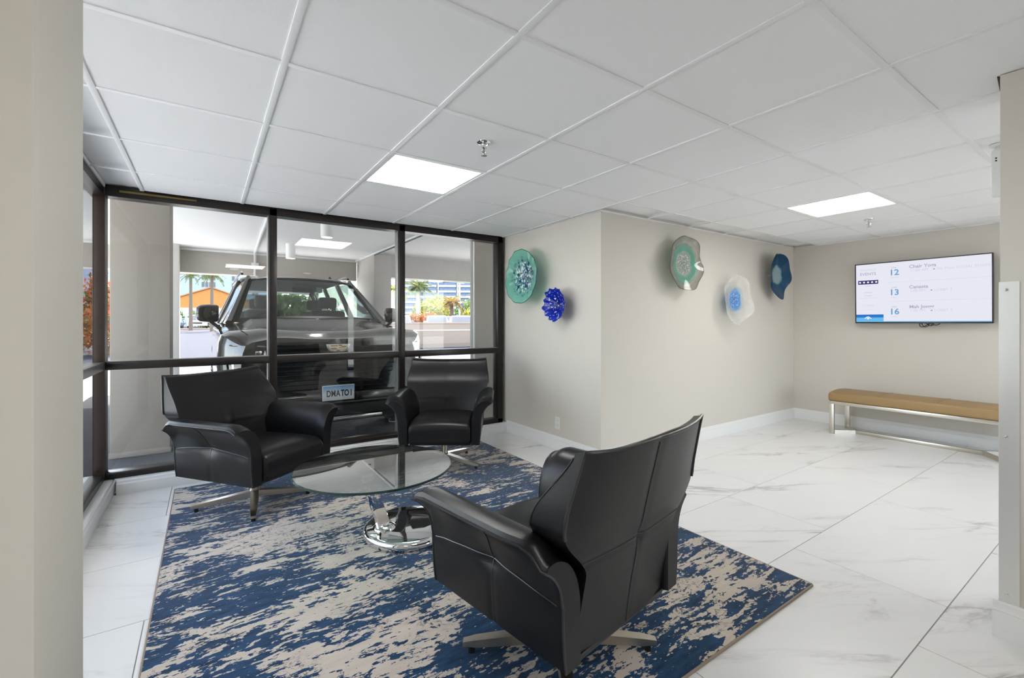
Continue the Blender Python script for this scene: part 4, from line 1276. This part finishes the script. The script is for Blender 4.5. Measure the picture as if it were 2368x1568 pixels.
def bush(name, label, cat, loc, rx, ry, rz, nleaf, size, mat, group=None, stem=True, seed=0):
    rnd = random.Random(seed + int(abs(loc[0] * 13 + loc[1] * 7)))
    t = thing(name, label, cat, loc, group=group)
    bm = bmesh.new()
    for _ in range(nleaf):
        d = Vector((rnd.gauss(0, 1), rnd.gauss(0, 1), rnd.gauss(0, 1))).normalized()
        k = rnd.uniform(.55, 1.0) * (1 + .22 * math.sin(d.x * 5 + seed) * math.cos(d.z * 4 + d.y * 3))
        c = Vector((d.x * rx * k, d.y * ry * k, rz + d.z * rz * k))
        if c.z < 0.02: c.z = rnd.uniform(.02, .2)
        q = Vector((rnd.gauss(0, 1), rnd.gauss(0, 1), rnd.gauss(0, 1))).normalized()
        e = q.cross(d + Vector((.01, 0, 0))).normalized()
        s = size * rnd.uniform(.6, 1.3)
        vs = [bm.verts.new(c + v) for v in (q * s * .9, e * s * .42, -q * s * .9, -e * s * .42)]
        bm.faces.new(vs)
    me = bpy.data.meshes.new('foliage'); bm.to_mesh(me); bm.free()
    f = mesh_obj('foliage', me, mat, t); f['kind'] = 'stuff'
    if stem:
        for k in range(3):
            a = 2.1 * k
            MB().tube([(0.1 * math.cos(a), .1 * math.sin(a), 0), (.3 * rx * math.cos(a), .3 * ry * math.sin(a), rz * 1.2)], [.03 + .02 * rz, .02], 6).build('stem', BARK, t)
    return t

def frond_mesh(L, droop, mat, wid=.5):
    bm = bmesh.new()
    n_ = 14
    prev = None
    def spine(t): return Vector((L * t * (1 - .12 * t * droop), 0, L * (.45 * t - (.45 + .55 * droop) * t * t)))
    for k in range(n_):
        t = .10 + .90 * k / n_
        p = spine(t); nx = spine(min(1, t + .03)) - p
        w = wid * L * (math.sin(PI * min(1, t * .9 + .08))) * .55
        for s in (-1, 1):
            tip = p + Vector((.30 * w + .05, s * w * .8, -.45 * w * (.5 + droop)))
            mid = p.lerp(tip, .5) + Vector((.02, 0, .05 * w))
            h = nx.normalized() * (.055 * L)
            bm.faces.new([bm.verts.new(v) for v in (p, p + h, mid + h * .8, tip, mid)])
    pts = [spine(k / 8) for k in range(9)]
    for a, b_ in zip(pts, pts[1:]):
        o = Vector((0, .018 * L, 0)); z = Vector((0, 0, .018 * L))
        for q in ((a - o, a + o, b_ + o * .6, b_ - o * .6), (a - z, a + z, b_ + z * .6, b_ - z * .6)):
            bm.faces.new([bm.verts.new(v) for v in q])
    me = bpy.data.meshes.new('frond'); bm.to_mesh(me); bm.free(); me.materials.append(mat)
    return me

def palm(label, loc, h, L, mat, bark, nfr=22, lean=0.0, tr=.16, group='palms across the road'):
    rnd = random.Random(int(loc[0] * 31 + loc[1]))
    t = thing('palm_tree', label, 'palm', loc, group=group)
    MB().tube([(lean * k / 8 * k / 8, 0, h * k / 8) for k in range(9)], [tr * (1.25 - .5 * k / 8) + (.012 if k % 2 else 0) for k in range(9)], 10).build('trunk', bark, t)
    meshes = [frond_mesh(L, d, mat) for d in (.35, .8, 1.25)]
    for k in range(nfr):
        a = 2.399 * k + rnd.uniform(-.2, .2)
        lv = k / nfr
        el = R(65 - 75 * lv + rnd.uniform(-8, 8))
        o = mesh_obj('frond', meshes[min(2, int(lv * 3))], None, t, (lean, 0, h))
        o.rotation_euler = (0, -el * .75, a)
        s = rnd.uniform(.85, 1.1); o.scale = (s, s, s)
    return t

palm('slim palm in front of the orange house, standing at its gable edge', (-1.19, 51.6, .45), 5.15, 1.15, LEAF_P, BARK, 18, tr=.14)
palm('slim palm in front of the orange house, rising past its ridge', (.42, 48.1, .40), 5.05, 1.35, LEAF_P, BARK, 20, tr=.13)
palm('green palm with pale trunk in front of the balcony block', (19.5, 47.2, .45), 4.6, 2.1, LEAF_P, BARK_W, 26, tr=.26)
palm('dry orange tinted palm beside the white light pole', (21.6, 43.2, .40), 2.9, 1.7, LEAF_D, BARK, 26, tr=.20)
palm('dry palm seen at the edge of the tan wall return', (22.6, 37.4, .34), 3.3, 1.9, LEAF_D, BARK_W, 24, tr=.20)
palm('yellow fronded palm beside the pale garage column', (14.3, 40.2, .35), 3.9, 1.5, LEAF_Y, BARK_W, 20, tr=.16)
for k, x in enumerate((-7.0, -3.6, -.3, 3.0)):
    bush('hedge', ('green hedge left bare beyond the blue parked car', 'green hedge directly behind the blue parked car', 'green hedge directly behind the white parked car', 'green hedge beyond the red parked car')[k], 'hedge', (x, 66.0, .64), 1.55, 1.0, 1.05, 900, .22, LEAF_G, 'green hedges by the orange house', seed=k)
bush('croton_hedge', 'orange topped croton hedge behind the beige site wall', 'hedge', (17.9, 42.3, .38), 2.3, 1.2, .95, 1500, .20, LEAF_O, seed=3)
bush('croton_hedge', 'yellow orange croton hedge beside the pale garage column', 'hedge', (13.2, 43.5, .38), 1.5, 1.0, .85, 900, .20, LEAF_Y, seed=9)
for k, (x, y, rx, rz) in enumerate(((23.0, 52, 2.4, 1.7), (28.0, 50, 2.4, 1.9), (26.0, 57, 2.6, 2.3), (18.0, 56, 2.6, 1.6), (25.0, 44, 1.8, 1.3), (33, 53, 2.4, 2.0))):
    bush('shrub', ('yellow green shrub beside the pale trunked palm', 'dark green shrub between two yellow green shrubs', 'tallest yellow green shrub behind the dark green shrub', 'dark green shrub behind the croton hedge', 'small yellow green shrub near the light pole', 'dark green shrub farthest from the croton hedge')[k], 'shrub', (x, y, .5), rx, 1.6, rz, 1300, .26, LEAF_G if k % 2 else LEAF_Y, 'green shrubs below the balcony block', seed=20 + k)
bush('flowering_shrub', 'tall orange and red flowering shrub past the corner window', 'shrub', (-3.0, 21.6, 0), 1.0, 1.0, 1.5, 1600, .13, LEAF_O, seed=31)
bush('flowering_shrub', 'green shrub past the corner window side pane', 'shrub', (-5.0, 24.0, 0), 1.5, 1.2, 1.3, 1300, .15, LEAF_G, seed=33)
bush('tree', 'leafy green tree behind the rear glass of the black vehicle', 'tree', (5.1, 33, .1), 2.4, 1.8, 1.7, 2200, .24, LEAF_G, seed=41)

# ---------------------------------------------------------------- site wall, pole, buildings
rw = thing('site_wall', 'beige masonry site wall with white border moulding', 'wall', (7.9, 20.03, G), math.atan2(18.32 - 20.53, 10.4 - 7.15) * 0)
bx('wall_body', M['beige_wall'], (-1.0, 14, -.12, .12, 0, 1.24), rw)
bx('coping', M['beige_wall'], (-1.02, 14, -.15, .15, 1.20, 1.27), rw, bev=.01)
bx('plinth', principled('darker beige plinth', (.28, .21, .165), .9), (-1.0, 14, -.14, -.10, 0, .26), rw)
bx('border', M['white_paint'], (.0, .13, -.145, -.11, .44, .92), rw)
bx('border', M['white_paint'], (.13, 14, -.145, -.11, .87, .92), rw)
pl = thing('light_pole', 'white light pole among the palms behind the site wall', 'pole', (24.2, 46.4, .4))
MB().tube([(0, 0, 0), (0, 0, 5.4)], [.13, .10], 12).build('shaft', M['white_paint'], pl)
bx('foot', M['concrete'], (-.25, .25, -.25, .25, 0, .35), pl, bev=.03)
bx('lamp_head', M['white_paint'], (-.15, .55, -.15, .15, 5.35, 5.50), pl, bev=.03)

hs = thing('house', 'low house with orange gabled front between the palms', 'house', (.55, 72.2, .7))
ORANGE = principled('orange stucco', (.62, .26, .07), .9, var=.06, vscale=2)
MB().prism([(-4.4, 0, 2.5), (-4.4, 0, 3.45), (0, 0, 5.15), (5.0, 0, 3.3), (5.0, 0, 2.5)], (0, 9, 0)).build('gable', ORANGE, hs, sm=False)
bx('plinth_wall', M['white_paint'], (-5.2, 5.2, -.1, 9, 0, 2.5), hs)
MB().prism([(-4.6, -.25, 3.40), (0, -.25, 5.20), (0, -.25, 5.35), (-4.6, -.25, 3.55)], (0, 9.5, 0)).build('roof_slope', principled('terracotta roof', (.50, .22, .09), .9), hs, sm=False)
MB().prism([(5.2, -.25, 3.25), (0, -.25, 5.20), (0, -.25, 5.35), (5.2, -.25, 3.40)], (0, 9.5, 0)).build('roof_slope', bpy.data.materials['terracotta roof'], hs, sm=False)
bx('side_wing', M['white_paint'], (-8, -4.4, 1, 8, 2.5, 3.6), hs)

WIN = principled('dark window glass', (.05, .06, .08), .1)
FAC = principled('pale blue white facade', (.44, .50, .60), .8)
ap = thing('apartment_tower', 'pale tall apartment tower behind the orange house', 'building', (0, 232, 1.0))
bx('facade', FAC, (-40, 30, 0, 20, 0, 45), ap)
wp = bx('pier', FAC, (11.8, 12.8, -.6, 0, 0, 45), ap)
fr_m = principled('window frame', (.5, .52, .55), .6)
for fl in range(8):
    z = 6.2 + 3.15 * fl
    for x0, w in ((-1.6, 2.3), (1.0, 2.3), (9.3, 2.4), (-14, 2.3), (-11.4, 2.3), (17, 2.4)):
        wd_ = bx('window', fr_m, (x0 - .12, x0 + w + .12, -.15, 0, z - .1, z + 2.2), ap, sm=False)
        bx('pane', WIN, (x0, x0 + w * .46, -.18, -.15, z, z + 2.1), wd_, sm=False)
        bx('pane', WIN, (x0 + w * .54, x0 + w, -.18, -.15, z, z + 2.1), wd_, sm=False)

bk = thing('balcony_block', 'white apartment block with rows of blue balconies behind the palms', 'building', (98, 212, 1.0), -R(30))
bx('core', principled('blue shaded facade', (.22, .30, .46), .5), (-19, 19, 1.6, 18, 0, 27), bk)
glz = principled('balcony glazing', (.12, .20, .36), .2)
for fl in range(9):
    z = 2.2 + 2.75 * fl
    for x0, x1 in ((-18.5, -10.4), (-9.6, -.6), (.6, 9.4), (10.2, 18.5)):
        s_ = bx('balcony', M['white_paint'], (x0, x1, -.4, 1.6, z, z + 1.0), bk, sm=False)
        for k in range(4):
            xa = x0 + (x1 - x0) * (k + .12) / 4
            bx('glazing', glz, (xa, xa + (x1 - x0) * .19, 1.45, 1.6, z + 1.0, z + 2.6), s_, sm=False)
for x in (-19, -10, 0, 9.8, 18.5):
    bx('fin', M['white_paint'], (x, x + .6, -.3, 1.7, 0, 28.5), bk, sm=False)
bx('parapet', M['white_paint'], (-19.5, 19.5, -.4, 18, 27, 28.2), bk, sm=False)

# parked cars across the road
def parked_car(label, loc, rz, mat, group='cars parked across the road'):
    t = thing('parked_car', label, 'car', loc, rz)
    if group: t['group'] = group
    prof = [(0, .28), (0, .62), (.06, .72), (.95, .88), (1.05, .90), (1.72, 1.42), (2.0, 1.48), (3.2, 1.47), (3.5, 1.40), (4.05, .98), (4.40, .92), (4.48, .70), (4.48, .30)]
    secs = []
    for x, k, hz in ((-.88, .985, .94), (-.80, 1.0, 1.0), (0, 1.0, 1.015), (.80, 1.0, 1.0), (.88, .985, .94)):
        secs.append([(x * (1 if z < .95 else .86), 2.24 + (y - 2.24) * k - 2.24, z * hz) for y, z in prof])
    MB().loft(secs).build('body', mat, t, ang=25)
    MB().loft([[(x, 1.00 - 2.24 - .02, .93) for x in (-.72, .72)], [(x, 1.68 - 2.24 - .02, 1.41) for x in (-.64, .64)]], caps=False, closed=False).build('windscreen', WIN, t, sm=False)
    MB().loft([[(x, 4.03 - 2.24 + .03, 1.02) for x in (-.70, .70)], [(x, 3.52 - 2.24 + .03, 1.40) for x in (-.62, .62)]], caps=False, closed=False).build('rear_screen', WIN, t, sm=False)
    for s in (-1, 1):
        MB().poly([(s * .79, 1.30 - 2.24, .95), (s * .79, 3.75 - 2.24, .98), (s * .775, 3.35 - 2.24, 1.38), (s * .775, 1.80 - 2.24, 1.38)]).build('side_glass', WIN, t, sm=False)
        bx('headlight', M['white_paint'], (s * .66 - .15, s * .66 + .15, -2.27, -2.20, .60, .72), t, bev=.02)
        bx('door_mirror', mat, (s * .95 - .09, s * .95 + .09, 1.25 - 2.24, 1.37 - 2.24, .95, 1.08), t, bev=.03)
        for y in (-1.45, 1.35):
            MB().lathe([(0, -.10), (.27, -.10), (.31, -.08), (.31, .08), (.27, .10), (0, .10)], 20, axis='X').build('wheel', RUBBER, t, loc=(s * .80, y, .31))
    bx('grille', GLOSSBLK, (-.42, .42, -2.262, -2.22, .50, .68), t, bev=.02)
    bx('bumper', M['plastic_white'] if mat is None else mat, (-.84, .84, -2.29, -2.20, .30, .47), t, bev=.03)
    return t
cw = principled('white car paint', (.72, .73, .75), .25, coat=1.0)
cb = principled('blue car paint', (.07, .12, .28), .25, coat=1.0)
cs = principled('silver blue car paint', (.35, .42, .55), .25, coat=1.0)
cm = principled('crimson car paint', (.45, .02, .10), .25, coat=1.0)
cr_ = principled('red and white van paint', (.60, .16, .10), .3, coat=1.0)
parked_car('white car facing the road in front of the green hedge', (-.76, 60.6, .62), 0, cw)
parked_car('blue car at the column edge in front of the green hedge', (-3.0, 61.0, .62), 0, cb)
parked_car('red car partly behind the vehicle mirror in front of the green hedge', (1.7, 59.9, .60), 0, cr_)
parked_car('blue car behind the site wall by the pale garage column', (12.46, 33.84, .28), R(-20), cb)
parked_car('white car behind the site wall by the croton hedge', (14.83, 32.23, .28), R(-22), cw)
parked_car('silver blue car behind the site wall below the dry palm', (18.19, 37.21, .33), R(-22), cs)
parked_car('crimson car behind the site wall beside the light pole', (13.9, 26.30, .18), R(-25), cm)
